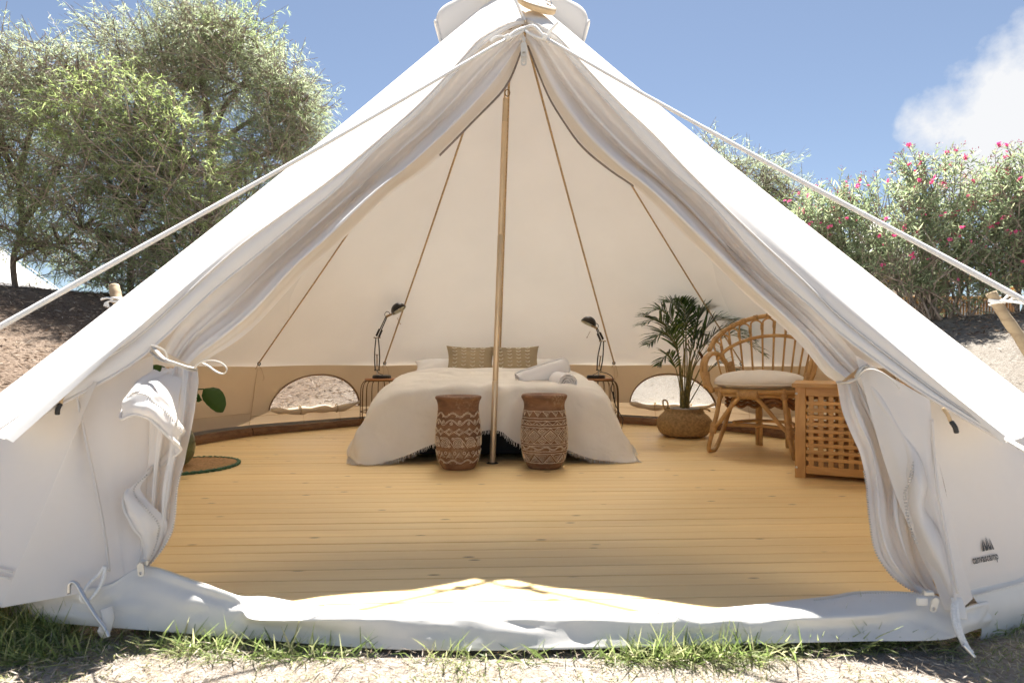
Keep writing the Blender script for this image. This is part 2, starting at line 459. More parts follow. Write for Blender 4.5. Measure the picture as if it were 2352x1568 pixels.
# ------------------------------------------------------------------ ground
def ground_z(x, y):
    r = math.hypot(x, y)
    m = sstep(-1.6, 1.6, y)
    H = lerp(1.80, 1.42, sstep(-2, 3, x))
    z = -0.078 + m * H * sstep(2.75, 8.6, r)
    z -= sstep(9.5, 22, r) * 1.4 * m
    k = min(1.0, max(0.0, (r - 2.5) / 2.5))
    z += 0.05 * k * noise.noise(Vector((x * 0.7, y * 0.7, 0.3))) + 0.018 * k * noise.noise(Vector((x * 3, y * 3, 1.3)))
    if y < 0: z += 0.012 * noise.noise(Vector((x * 4, y * 4, 5))) 
    return z
def ground_mat():
    m, n, l, p, o = new_mat('dry ground')
    mp = coords(n, l)
    a = tex_noise(n, l, mp, 0.8, 4); b = tex_noise(n, l, mp, 38, 6, 0.65, 0.8); c = tex_noise(n, l, mp, 150, 3, 0.6)
    mx = n.new('ShaderNodeMath'); mx.operation = 'ADD'; l.new(b.outputs['Fac'], mx.inputs[0])
    s = n.new('ShaderNodeMath'); s.operation = 'MULTIPLY'; s.inputs[1].default_value = 0.35; l.new(a.outputs['Fac'], s.inputs[0]); l.new(s.outputs[0], mx.inputs[1])
    r = ramp(n, [(0.46, (0.22, 0.175, 0.14)), (0.60, (0.35, 0.30, 0.25)), (0.80, (0.45, 0.41, 0.36)), (0.95, (0.54, 0.50, 0.45))])
    l.new(mx.outputs[0], r.inputs['Fac'])
    # brown needle mulch on the bank to the left, pale sand elsewhere
    r2 = ramp(n, [(0.46, (0.06, 0.042, 0.03)), (0.60, (0.155, 0.11, 0.08)), (0.80, (0.27, 0.205, 0.155)), (0.95, (0.40, 0.33, 0.27))]); l.new(mx.outputs[0], r2.inputs['Fac'])
    sx = n.new('ShaderNodeSeparateXYZ'); l.new(mp.outputs[0], sx.inputs[0])
    ad = n.new('ShaderNodeMath'); ad.operation = 'MULTIPLY_ADD'; ad.inputs[1].default_value = 2.5; l.new(a.outputs['Fac'], ad.inputs[0]); l.new(sx.outputs['X'], ad.inputs[2])
    mr = n.new('ShaderNodeMapRange'); mr.inputs['From Min'].default_value = 0.2; mr.inputs['From Max'].default_value = -1.6; l.new(ad.outputs[0], mr.inputs['Value'])
    my = n.new('ShaderNodeMapRange'); my.inputs['From Min'].default_value = -1.4; my.inputs['From Max'].default_value = 0.4; l.new(sx.outputs['Y'], my.inputs['Value'])
    mm = n.new('ShaderNodeMath'); mm.operation = 'MULTIPLY'; l.new(mr.outputs[0], mm.inputs[0]); l.new(my.outputs[0], mm.inputs[1])
    mc = n.new('ShaderNodeMixRGB'); l.new(mm.outputs[0], mc.inputs['Fac']); l.new(r.outputs['Color'], mc.inputs['Color1']); l.new(r2.outputs['Color'], mc.inputs['Color2'])
    my2 = n.new('ShaderNodeMapRange'); my2.inputs['From Min'].default_value = -0.5; my2.inputs['From Max'].default_value = 1.5; my2.inputs['To Max'].default_value = 0.85; l.new(sx.outputs['Y'], my2.inputs['Value'])
    r3 = ramp(n, [(0.46, (0.09, 0.075, 0.06)), (0.60, (0.20, 0.175, 0.145)), (0.80, (0.29, 0.265, 0.23)), (0.95, (0.36, 0.335, 0.30))]); l.new(mx.outputs[0], r3.inputs['Fac'])
    m4 = n.new('ShaderNodeMixRGB'); l.new(my2.outputs[0], m4.inputs['Fac']); l.new(r.outputs['Color'], m4.inputs['Color1']); l.new(r3.outputs['Color'], m4.inputs['Color2']); l.new(m4.outputs['Color'], mc.inputs['Color1'])
    l.new(mc.outputs['Color'], p.inputs['Base Color'])
    p.inputs['Roughness'].default_value = 0.95; p.inputs['Specular IOR Level'].default_value = 0.1
    bb = n.new('ShaderNodeMath'); bb.operation = 'ADD'; l.new(b.outputs['Fac'], bb.inputs[0]); l.new(c.outputs['Fac'], bb.inputs[1])
    bump(n, l, bb.outputs[0], 0.9, 0.02, p.inputs['Normal'])
    return m
M['ground'] = ground_mat()
rad = [0, 1.0, 1.8] + [2.2 + 0.12 * i for i in range(70)] + [10.6 * 1.12 ** i for i in range(1, 36)]
NA = 160
gv = []; gf = []
for r in rad:
    for k in range(NA):
        a = 2 * PI * k / NA; x, y = r * math.cos(a), r * math.sin(a); gv.append((x, y, ground_z(x, y)))
for i in range(len(rad) - 1):
    for k in range(NA):
        l = (k + 1) % NA; gf.append((i * NA + k, i * NA + l, (i + 1) * NA + l, (i + 1) * NA + k))
gr = mesh('ground', gv, gf, M['ground'], None, True, 'structure')

# ------------------------------------------------------------------ timber floor: planks laid across a round platform
TILT = R_(2.6)
FR = 2.50
plat = mesh('wooden_floor', *lathe([(0.01, -0.03), (2.30, -0.03), (2.30, -0.10), (0.01, -0.10)], 48), M['bed_base'], None, False, 'structure')
plat.rotation_euler = (0, 0, TILT)
PW = 0.0905; k0 = -25
prng = random.Random(3)
for k in range(k0, 29):
    yc = k * PW + 0.01
    ym = max(abs(yc - PW / 2), abs(yc + PW / 2)); hw = math.sqrt(max(0.02, (FR * (1 + .10 * sstep(-.9, .9, yc))) ** 2 - ym ** 2))
    hl = math.sqrt(max(0.02, 2.38 ** 2 - ym ** 2)) if yc < -1.7 else hw
    w = PW - 0.0042; g = 0.0016
    # section of a plank: flat top with V edges
    sec = [(-w / 2, -0.026), (-w / 2, -g), (-w / 2 + g, 0.0), (w / 2 - g, 0.0), (w / 2, -g), (w / 2, -0.026)]
    vs = [(-hl, a, b) for a, b in sec] + [(hw, a, b) for a, b in sec]
    fs = [tuple(reversed(range(6))), tuple(range(6, 12))] + [(i, (i + 1) % 6, (i + 1) % 6 + 6, i + 6) for i in range(6)]
    fs = [tuple(reversed(f)) for f in fs]
    o = mesh('plank', vs, fs, M['pine'], plat, False)
    o.location = (0, yc, prng.uniform(-0.0008, 0.0008))
# curved timbers lying along the foot of the canvas, inside
SEAM = {'left': [-3, -29.5, -57, -88, -119, -150], 'right': [23.7, 52, 85, 118, 151]}
def kb(a):
    return 1 + 0.13 * sstep(-0.35, 0.35, math.cos(R_(a)))      # the back of the tent stands a little wider than its front
SEAMS = sorted(SEAM['left'] + SEAM['right'])            # azimuth from +Y towards +X
trng = random.Random(11)
for a0, a1 in zip(SEAMS, SEAMS[1:]):
    if a0 < -130 or a1 > 130: continue
    P = []; n = 10
    g = G(); ring = []
    for i in range(n + 1):
        a = R_(lerp(a0 + 0.15, a1 - 0.15, i / n)); u = i / n
        rr = 2.40 * kb(math.degrees(a)) - 0.055 * math.sin(PI * u) ** 2 + trng.uniform(-.004, .004)
        h = 0.070 + 0.010 * noise.noise(Vector((a * 3, 2.2, 0))) ; t = 0.045
        for (dr, z) in ((-t, 0.004), (-t - 0.004, h * .55), (-t + 0.012, h), (0.0, h), (0.006, 0.004)):
            jit = 0.006 * noise.noise(Vector((a * 14, z * 40, dr * 30)))
            ring.append(Vector(((rr + dr + jit) * math.sin(a), (rr + dr + jit) * math.cos(a), z + (jit * .6 if z > .01 else 0))))
    fs = [(i * 5 + k, i * 5 + (k + 1) % 5, (i + 1) * 5 + (k + 1) % 5, (i + 1) * 5 + k) for i in range(n) for k in range(5)]
    fs += [tuple(range(5)), tuple(reversed([n * 5 + k for k in range(5)]))]
    mesh('kerb_timber', ring, fs, M['timber'], plat, False)

# ------------------------------------------------------------------ the bell tent
APEX = V(0, 0, 3.17); EAVE_R, EAVE_Z = 2.66, 0.46
tent = empty('bell_tent')
tag(tent, 'large cream canvas bell tent with its doorway tied open on both sides', 'tent')
def cone(a, s, sag=0.0, t=0.0):
    """roof point: azimuth a (deg), s from peak 0 to hem 1; t across the panel 0..1"""
    ch = math.sin(PI * t) ** 2 if t else 0
    r = EAVE_R * s * (1 - 0.022 * ch) - 0.0
    z = APEX.z - (APEX.z - EAVE_Z) * s
    z -= 0.035 * math.sin(PI * s) + 0.0
    hem = ch * s ** 8 * 0.05
    r = r * kb(a) - hem; z += hem * 1.0
    a = R_(a); return V(r * math.sin(a), r * math.cos(a), z)
for a0, a1 in zip(SEAMS, SEAMS[1:]):
    vs = []; NU, NV = 10, 18
    for j in range(NV + 1):
        s = 0.035 + (1 - 0.035) * j / NV
        for i in range(NU + 1):
            t = i / NU; p = cone(lerp(a0, a1, t), s, 0, t); vs.append(p * (1 + 0.0025 * noise.noise(p * 1.7) * math.sin(PI * t)))
    fs = [(j * (NU + 1) + i, j * (NU + 1) + i + 1, (j + 1) * (NU + 1) + i + 1, (j + 1) * (NU + 1) + i) for j in range(NV) for i in range(NU)]
    mesh('roof_panel', vs, fs, M['canvas'], tent)
# brown tapes along the seams inside, with a ring and a short strap at the eave
for a in SEAMS[1:-1]:
    P = [cone(a + (0.15 if a == -3 else 0), s) * 1.0 + V(-0.012 * math.sin(R_(a)), -0.012 * math.cos(R_(a)), -0.012) for s in np.linspace(0.06, 0.925, 20)]
    mesh('seam_tape', *tube(P, 0.0085, 4, flat=0.5), M['tape'], tent)
    if abs(a) < 100:
        e = P[-1]
        tg = V(math.cos(R_(a)), -math.sin(R_(a)), 0); rd = V(math.sin(R_(a)), math.cos(R_(a)), 0)
        g = G()
        g.add(*tube([e - tg * 0.035 * 0 + V(0, 0, 0.0), e - tg * 0.028 - V(0, 0, 0.05)], 0.004, 4))
        g.add(*tube(catmull([e - V(0, 0, .0) + tg * .0, e + tg * .03 - V(0, 0, .06) - rd * .01, e + tg * .045 - V(0, 0, .13) - rd * .02, e + tg * .03 - V(0, 0, .15) - rd * .02], 4), 0.005, 4, flat=.4))
        g.build('seam_strap', M['tan_tie'], tent)
        mesh('eave_ring', *tube([e + rd * -.012 + (tg * math.cos(q) + V(0, 0, 1) * math.sin(q)) * 0.014 for q in np.linspace(0, 2 * PI, 12, endpoint=False)], 0.005, 5, True), M['black_plastic'], tent)
# back seam: second cord hanging beside the pole
mesh('hanging_cord', *tube(catmull([px(1160, 205, 4.1), px(1155, 330, 4.4), px(1152, 520, 4.8), px(1150, 700, 5.2), px(1146, 770, 5.6), px(1143, 812, 5.8)], 6), 0.006, 5), M['tape'], tent)

# walls
WT = 0.615
def wall(a, z, t=0.0):
    k = 1 - z / WT; fl = 0.0
    if a < -119: t_ = 1 - abs((a + 137) / 18); fl = 0.10 * k * max(0, min(1, (-119 - a) / 12))
    if a < -119 or a > 118: fl += 0.13 * max(0, math.sin(PI * t)) ** 1.4 * min(1.0, 2.4 * k) * (0.75 + 0.25 * k)
    r = fl + (2.455 + 0.14 * k) * kb(a) - 0.05 * math.sin(PI * t) ** 2 * (0.5 + 0.5 * k)
    a = R_(a); return V(r * math.sin(a), r * math.cos(a), z)
WIN = {(-57, -29.5): (-44.0, 9.5), (23.7, 52): (36.2, 9.4)}
WZ0, WZH = 0.20, 0.33
for a0, a1 in zip(SEAMS, SEAMS[1:]):
    win = WIN.get((a0, a1)); NU = 60 if win else 14
    ins = abs((a0 + a1) / 2) < 118
    z0 = 0.03
    vs = []; fs = []
    cols = list(np.linspace(0, 1, NU + 1))
    def eave(t): return WT + 0.012 * math.sin(PI * t)
    wr = random.Random(int(a0 * 7))
    def wp(a, z, t):
        p = wall(a, z, t)
        rd = V(math.sin(R_(a)), math.cos(R_(a)), 0)
        # stretch creases running from the top corners and out of the foot
        c = 0.006 * math.sin(22 * t + 9 * z) * math.sin(PI * t) * (1 - z) + 0.005 * noise.noise(Vector((a * .09, z * 5, 1)))
        return p + rd * c
    if not win:
        NVv = 8
        for j in range(NVv + 1):
            for t in cols: vs.append(wp(lerp(a0, a1, t), lerp(z0, eave(t), j / NVv), t))
        fs = [(j * (NU + 1) + i, j * (NU + 1) + i + 1, (j + 1) * (NU + 1) + i + 1, (j + 1) * (NU + 1) + i) for j in range(NVv) for i in range(NU)]
    else:
        ac, hw = win
        def wtop(a):
            q = (a - ac) / hw
            return None if abs(q) >= 1 else WZ0 + WZH * (1 - abs(q) ** 2.2) ** 0.55
        edges = sorted(set([a0 + (a1 - a0) * t for t in cols] + [ac - hw, ac + hw] + [ac + hw * math.sin(q) for q in np.linspace(-PI / 2, PI / 2, 40)]))
        for x0, x1 in zip(edges, edges[1:]):
            if x1 - x0 < 1e-6: continue
            mid = (x0 + x1) / 2; inside = abs(mid - ac) < hw
            def strip(za, zb, zc, zd, n=5):
                b = len(vs)
                for j in range(n + 1):
                    vs.append(wp(x0, lerp(za, zc, j / n), (x0 - a0) / (a1 - a0))); vs.append(wp(x1, lerp(zb, zd, j / n), (x1 - a0) / (a1 - a0)))
                for j in range(n): fs.append((b + 2 * j, b + 2 * j + 1, b + 2 * j + 3, b + 2 * j + 2))
            e0, e1 = eave((x0 - a0) / (a1 - a0)), eave((x1 - a0) / (a1 - a0))
            if not inside: strip(z0, z0, e0, e1, 8)
            else:
                strip(z0, z0, WZ0, WZ0)
                strip(wtop(x0) or WZ0, wtop(x1) or WZ0, e0, e1)
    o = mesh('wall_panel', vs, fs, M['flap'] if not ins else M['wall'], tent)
    bm = bmesh.new(); bm.from_mesh(o.data); bmesh.ops.remove_doubles(bm, verts=bm.verts, dist=1e-4); bm.to_mesh(o.data); bm.free()
    # pale groundsheet strip outside, from the foot of the canvas to the ground
    vs = []
    for j, (z, dr) in enumerate(((0.075, 0.004), (0.02, 0.012), (-0.05, 0.02), (-0.105, 0.01))):
        for i in range(15):
            t = i / 14; a = lerp(a0, a1, t); p = wall(a, max(z, 0.0), t)
            rd = V(math.sin(R_(a)), math.cos(R_(a)), 0)
            vs.append(V(p.x, p.y, z) + rd * (dr - 0.02 * (j == 0) + 0.008 * noise.noise(Vector((a * .2, z * 9, 4)))))
    mesh('groundsheet_strip', vs, [(j * 15 + i, j * 15 + i + 1, (j + 1) * 15 + i + 1, (j + 1) * 15 + i) for j in range(3) for i in range(14)], M['pvc'], tent)
    # seam down the wall and hem line
    if ins and a0 > -100:
        mesh('wall_seam', *tube([wall(a0, z) - V(math.sin(R_(a0)), math.cos(R_(a0)), 0) * 0.004 + V(0.004 * math.sin(z * 9), 0, 0) for z in np.linspace(0.05, 0.6, 9)], 0.005, 4, flat=.4), M['tan_tie'], tent)
    if ins and not win and abs(a0 + a1) / 2 < 100:
        mesh('hem_line', *tube([wall(lerp(a0, a1, t), 0.185, t) * 1.0 - V(math.sin(R_(lerp(a0, a1, t))), math.cos(R_(lerp(a0, a1, t))), 0) * 0.006 for t in np.linspace(0, 1, 10)], 0.0035, 4, flat=.5), M['tan_tie'], tent)
    if win:
        ac, hw = win
        def inw(a, z, d): 
            p = wp(a, z, (a - a0) / (a1 - a0)); rd = V(math.sin(R_(a)), math.cos(R_(a)), 0); return p - rd * d
        # half-moon window: piping, mosquito net, rolled-down flap with its ties
        qs = np.linspace(-1, 1, 41)
        arc = [inw(ac + hw * math.sin(q * PI / 2), (WZ0 + WZH * (max(0, 1 - abs(math.sin(q * PI / 2)) ** 2.2)) ** 0.55), 0.006) for q in qs]
        mesh('window_piping', *tube(arc, 0.011, 6, flat=.6), M['trim'], tent)
        nv = []; nf = []
        for i, q in enumerate(qs):
            a = ac + hw * math.sin(q * PI / 2); top = WZ0 + WZH * (max(0, 1 - abs(math.sin(q * PI / 2)) ** 2.2)) ** 0.55
            for j in range(7): nv.append(inw(a, lerp(WZ0, top, j / 6), -0.012))
        nf = [(i * 7 + j, i * 7 + j + 1, (i + 1) * 7 + j + 1, (i + 1) * 7 + j) for i in range(40) for j in range(6)]
        mesh('window_net', nv, nf, None, tent)
        rows = []
        for i, q in enumerate(np.linspace(-1, 1, 13)):
            a = ac + hw * 0.99 * q; e = abs(q) ** 4; sagz = WZ0 - 0.012 + 0.05 * e * (1 if q > 0 else 0.4) - 0.012 * math.sin(PI * (q + 1)) ** 2
            rr = 0.034 * (1 - 0.55 * e) + 0.008 * math.sin(i * 2.1)
            c = inw(a, sagz, 0.03); rd = V(math.sin(R_(a)), math.cos(R_(a)), 0)
            rows.append([c + (rd * math.cos(w) * .7 + V(0, 0, 1) * math.sin(w)) * rr for w in np.linspace(0, 2 * PI, 9)])
        vs, fs, _ = loft(rows, 2, 3, lambda s, t, p, nn: 0.004 * noise.noise(p * 18))
        mesh('rolled_window_flap', vs, fs, M['wall'], tent)
        mesh('hem_line', *tube([inw(lerp(a0, a1, t), WZ0 - 0.045, 0.004) for t in np.linspace(0, 1, 14)], 0.0035, 4, flat=.5), M['tan_tie'], tent)
        for q in (-0.38, 0.45):
            a = ac + hw * q; rd = V(math.sin(R_(a)), math.cos(R_(a)), 0); tg = V(math.cos(R_(a)), -math.sin(R_(a)), 0)
            c = inw(a, WZ0 - 0.012, 0.03); g = G()
            g.add(*tube([c + (rd * math.cos(w) * .75 + V(0, 0, 1) * math.sin(w)) * 0.042 for w in np.linspace(0, 2 * PI, 12, endpoint=False)], 0.006, 4, True))
            g.add(*tube(catmull([c - rd * .04, c - rd * .05 + tg * .015 - V(0, 0, .06), c - rd * .045 + tg * .02 - V(0, 0, .14), c - rd * .06 + tg * (.0 if q < 0 else .01) - V(0, 0, .19), c - rd * .075 - tg * .03 - V(0, 0, .195)], 5), 0.0075, 4, flat=.35))
            g.build('window_tie', M['tan_tie'], tent)
m, n, l, p, o = new_mat('mosquito net')
p.inputs['Base Color'].default_value = (0.75, 0.75, 0.73, 1); p.inputs['Roughness'].default_value = 0.9
tr = n.new('ShaderNodeBsdfTransparent'); mx = n.new('ShaderNodeMixShader'); mx.inputs['Fac'].default_value = 0.30
l.new(tr.outputs[0], mx.inputs[1]); l.new(p.outputs[0], mx.inputs[2]); l.new(mx.outputs[0], o.inputs['Surface'])
M['net'] = m
for ob in tent.children:
    if ob.name.startswith('window_net'): ob.data.materials.append(m)

def ridge(p): return 1 - abs(noise.noise(p)) * 2.2
# ---- the open front: canopy, hem, front walls, door cloths (each outline has its own distance)
def depL(u): return 1 / lerp(1 / 3.20, 1 / 1.60, (1204 - u) / 1224)
def depR(u): return 1 / lerp(1 / 3.20, 1 / 1.555, (u - 1210) / 1100)
A_L = [(1204, 50), (1164, 57), (1104, 90), (1064, 133), (984, 220), (914, 285), (784, 395), (670, 480), (550, 568), (430, 675), (310, 782), (230, 832), (150, 884), (50, 954), (-20, 1000)]
B_L = [(1204, 56), (1180, 60), (1126, 90), (1062, 150), (960, 262), (860, 345), (784, 425), (690, 503), (605, 575), (490, 668), (385, 768), (300, 838), (175, 909), (60, 968), (-20, 1003)]
A_R = [(1210, 45), (1240, 60), (1279, 84), (1320, 128), (1369, 182), (1425, 240), (1499, 308), (1568, 382), (1700, 512), (1843, 645), (1908, 710), (1968, 762), (2068, 840), (2168, 915), (2310, 1008)]
B_R = [(1210, 52), (1236, 66), (1276, 92), (1312, 140), (1362, 200), (1415, 258), (1490, 340), (1560, 408), (1640, 478), (1760, 615), (1862, 704), (1928, 765), (2068, 868), (2175, 936), (2310, 1012)]
def canopy(A, B, dep, gaz, side):
    Ap = [px(u, v, dep(u)) for u, v in A]; Bp = [px(u, v, dep(u) - 0.015) for u, v in B]
    Bp[0] = Ap[0] + V(0, 0, -.01); Bp[-1] = Ap[-1] + V(0, 0, -.006)
    n = len(A)
    Gp = [cone(gaz, lerp(0.035, 1, (i / (n - 1)) ** 1.0)) for i in range(n)]
    # parametrise the seam by the same share of length as the edge
    La = [0]
    for p0, p1 in zip(Ap, Ap[1:]): La.append(La[-1] + (p1 - p0).length)
    Gp = [cone(gaz, lerp(0.035, 1.0, q / La[-1])) for q in La]
    rows = [Gp]
    for t in (0.33, 0.66): rows.append([g.lerp(a, t) + V(0, -0.012, 0.012) * math.sin(PI * t) for g, a in zip(Gp, Ap)])
    rows.append(Ap)
    vs, fs, _ = loft(rows, 3, 3)
    mesh('canopy_panel', vs, fs, M['canvas'], tent)
    mid = [a.lerp(b, .5) + V(0, -0.012, 0) for a, b in zip(Ap, Bp)]
    vs, fs, Pm = loft([Ap, mid, Bp], 3, 3)
    mesh('canopy_hem', vs, fs, M['canvas'], tent)
    mesh('canopy_seam', *tube(catmull([a + V(0, -.004, .002) for a in Ap], 3), 0.006, 5, flat=.5), M['flap'], tent)
    mesh('canopy_seam', *tube(catmull(Bp, 3), 0.005, 5), M['flap'], tent)
    return Ap, Bp
AL, BL = canopy(A_L, B_L, depL, SEAMS[0], -1)
AR, BR = canopy(A_R, B_R, depR, SEAMS[-1], 1)
# cloth closing the ridge between the two canopies up to the peak
rows = [[cone(SEAMS[0], 0.035), V(0.0, -0.1, 3.07), cone(SEAMS[-1], 0.035)],
        [cone(SEAMS[0], 0.035).lerp(AL[0], .5) + V(0, -.012, .012), V(0.02, -0.36, 2.86), cone(SEAMS[-1], 0.035).lerp(AR[0], .5) + V(0, -.012, .012)], [AL[0], px(1207, 46, 3.16), AR[0]]]
vs, fs, _ = loft(rows, 4, 4); mesh('peak_panel', vs, fs, M['canvas'], tent)

def front_wall(rows, side):
    pts = [[wall(SEAMS[0] if side < 0 else SEAMS[-1], z) + V(0, -.004, 0)] + [px(*q) for q in r] for r, z in zip(rows, (.612, .49, .32, .19, .03))]
    vs, fs, _ = loft(pts, 5, 5, lambda s, t, p, nn: 0.004 * noise.noise(p * 5) + 0.004 * math.sin(30 * t + 6 * s) * s * (1 - s))
    mesh('front_wall', vs, fs, M['flap'], tent)
front_wall([
    [(178, 903, 1.755), (225, 878, 1.80), (290, 842, 1.87), (352, 815, 1.92)],
    [(188, 960, 1.745), (235, 950, 1.78), (300, 930, 1.84), (350, 915, 1.88)],
    [(222, 1120, 1.70), (262, 1118, 1.73), (310, 1110, 1.77), (345, 1105, 1.79)],
    [(246, 1240, 1.665), (280, 1240, 1.68), (320, 1230, 1.70), (345, 1225, 1.71)],
    [(256, 1348, 1.61), (292, 1330, 1.63), (322, 1305, 1.66), (340, 1290, 1.68)]], -1)
front_wall([
    [(2136, 915, 1.675), (2080, 885, 1.72), (2020, 850, 1.79), (1965, 815, 1.86)],
    [(2139, 980, 1.66), (2095, 968, 1.69), (2045, 960, 1.73), (2000, 950, 1.78)],
    [(2148, 1110, 1.625), (2120, 1120, 1.64), (2090, 1130, 1.66), (2060, 1140, 1.70)],
    [(2172, 1240, 1.58), (2160, 1250, 1.59), (2140, 1260, 1.60), (2120, 1270, 1.63)],
    [(2203, 1400, 1.50), (2195, 1400, 1.51), (2185, 1400, 1.52), (2170, 1400, 1.53)]], 1)
for P in ([(180, 910, 1.735), (190, 960, 1.735), (222, 1110, 1.69), (244, 1230, 1.655), (253, 1310, 1.62)], [(2137, 962, 1.655), (2142, 1040, 1.645), (2150, 1120, 1.615), (2168, 1220, 1.58), (2196, 1360, 1.51)]):
    Q = catmull([px(*q) + V(0, -.006, 0) for q in P], 6)
    mesh('wall_seam', *tube(Q, 0.006, 5, flat=.4), M['flap'], tent)
# hem seam lines of the left and right front panels, outside
for a0, a1, z in ((-150, -119, 0.115), (-150, -119, 0.100), (118, 151, 0.04)):
    mesh('hem_line', *tube([wall(lerp(a0, a1, t), z, t) * 1.0 + V(math.sin(R_(lerp(a0, a1, t))), math.cos(R_(lerp(a0, a1, t))), 0) * .012 for t in np.linspace(0, 1, 14)], 0.0022, 4), M['canvas'], tent)
# sill: groundsheet strip drawn over the front edge of the floor
top = [(-90, 1358, 1.70), (-20, 1354, 1.66), (60, 1352, 1.63), (150, 1354, 1.605), (250, 1340, 1.61), (330, 1299, 1.665), (440, 1330, 1.63), (545, 1366, 1.60), (600, 1386, 1.585), (740, 1414, 1.55), (900, 1430, 1.525), (1100, 1436, 1.515), (1300, 1432, 1.52), (1500, 1424, 1.525), (1700, 1410, 1.535), (1905, 1388, 1.56), (2010, 1371, 1.58), (2138, 1362, 1.575), (2200, 1392, 1.53), (2240, 1386, 1.57), (2268, 1380, 1.61)]
bot = [(-90, 1418, 1.69), (-20, 1422, 1.65), (60, 1425, 1.62), (150, 1432, 1.59), (250, 1440, 1.575), (330, 1446, 1.575), (440, 1455, 1.565), (545, 1464, 1.555), (600, 1468, 1.55), (740, 1480, 1.53), (900, 1490, 1.51), (1100, 1493, 1.50), (1300, 1490, 1.50), (1500, 1484, 1.505), (1700, 1478, 1.51), (1905, 1474, 1.51), (2010, 1472, 1.505), (2138, 1470, 1.50), (2200, 1462, 1.49), (2242, 1446, 1.56), (2272, 1438, 1.60)]
tp = [px(*q) for q in top]; bp = [px(*q) for q in bot]
for i in range(8, 17):
    tp[i].z = max(tp[i].z, 0.006); tp[i].y += 0.045
m1 = [t.lerp(b, .28) + V(0, -0.014, 0.006) for t, b in zip(tp, bp)]
for i in range(8, 17): m1[i].z = max(m1[i].z, 0.006); m1[i].y = min(m1[i].y, -2.338)
m2 = [t.lerp(b, .65) + V(0, -0.014, 0.0) for t, b in zip(tp, bp)]
back = [V(t.x, t.y + 0.055, -0.010) for t in tp]
def ridge(p): return 1 - abs(noise.noise(p)) * 2.2
def sill_disp(s, t, p, nn):
    s = max(0, (s - .25) / .75); k = math.sin(PI * min(1, s + .08)) if s > 0 else 0; side = 1.0 + 1.6 * sstep(.30, .05, t) + 1.2 * sstep(.78, .95, t)
    q = Vector((p.x * 5 + p.z * 9, p.z * 16, 3.3)); q2 = Vector((p.x * 13 - p.z * 8, p.z * 22, 8.1))
    return k * side * (0.007 * ridge(q) + 0.0035 * ridge(q2)) + 0.004 * noise.noise(p * 3)
vs, fs, PS = loft([back, tp, m1, m2, bp], 9, 8, sill_disp)
mesh('door_sill', vs, fs, M['pvc'], tent)
for s0, s1 in ((46, 84), (134, 153)):
    Q = [p + V(0, -.001, .001) for p in PS[9][s0:s1]]
    teeth(Q, 0.003, 0.0065).build('sill_zip', M['zip_pull'], tent, False, 'stuff')
Q = catmull([px(1235, 1418, 1.50), px(1280, 1411, 1.505), px(1330, 1410, 1.505), px(1380, 1416, 1.50)], 8)
teeth(Q, 0.003, 0.007).build('sill_zip', M['zip'], tent, False, 'stuff')

# door cloths gathered from the peak down to the ties
def gathered(pairs, dep, side):
    rows = []
    for k, ((u0, v0), (u1, v1)) in enumerate(pairs):
        q = k / (len(pairs) - 1); amp = math.sin(PI * min(1, q * 1.12 + 0.03)) ** 0.8
        amp = amp if q < 0.9 else 0.25
        d = dep(u0) + 0.02
        dtop = lambda t: 0.65 * (dep(lerp(u0, u1, t)) - dep(u0))
        wdt = math.hypot(u1 - u0, v1 - v0)
        row = []
        for (t, dd) in ((0, 0.0), (0.12, 0.075), (0.26, 0.05), (0.37, 0.0), (0.48, 0.07), (0.60, -0.045), (0.72, -0.13), (0.84, -0.045), (0.93, 0.05), (1.0, 0.075)):
            row.append(px(lerp(u0, u1, t), lerp(v0, v1, t), d + dtop(t) + dd * amp + 0.05 * t * (1 - q)))
        rows.append(row)
    vs, fs, P = loft(rows, 4, 4, lambda s, t, p, nn: math.sin(PI * t) * (0.008 * noise.noise(Vector((p.x * 3 + t * 9, t * 14, s * 6))) * math.sin(PI * s) + 0.0065 * math.sin(2 * PI * (t * 8.5 + .35 * math.sin(5 * s))) * (.25 + .75 * s) + 0.004 * ridge(Vector((t * 7, s * 5, 1)))))
    o = mesh('door_cloth', vs, fs, M['flap'], tent)
    return P
PL = gathered([((1200, 62), (1203, 95)), ((1160, 75), (1190, 138)), ((1062, 150), (1160, 203)), ((960, 262), (1090, 277)), ((860, 345), (984, 382)), ((784, 425), (899, 442)), ((690, 503), (784, 553)), ((605, 575), (698, 628)), ((530, 640), (602, 733)), ((470, 690), (545, 782)), ((410, 750), (484, 820)), ((376, 806), (449, 845))], depL, -1)
PR = gathered([((1211, 58), (1208, 95)), ((1250, 72), (1222, 130)), ((1290, 112), (1259, 220)), ((1330, 162), (1298, 285)), ((1400, 242), (1339, 340)), ((1475, 325), (1402, 392)), ((1545, 394), (1474, 442)), ((1618, 458), (1560, 528)), ((1693, 548), (1640, 605)), ((1768, 625), (1718, 682)), ((1832, 682), (1790, 744)), ((1890, 732), (1848, 802)), ((1940, 785), (1893, 858)), ((1982, 836), (1927, 880))], depR, 1)
for P, n in ((PL, 14), (PR, 22)):
    edge = [r[-1] for r in P][2:n + 2]
    mesh('zip_tape', *tube([e + V(0, -.004, 0) for e in edge], 0.006, 5), M['zip_dark'], tent)

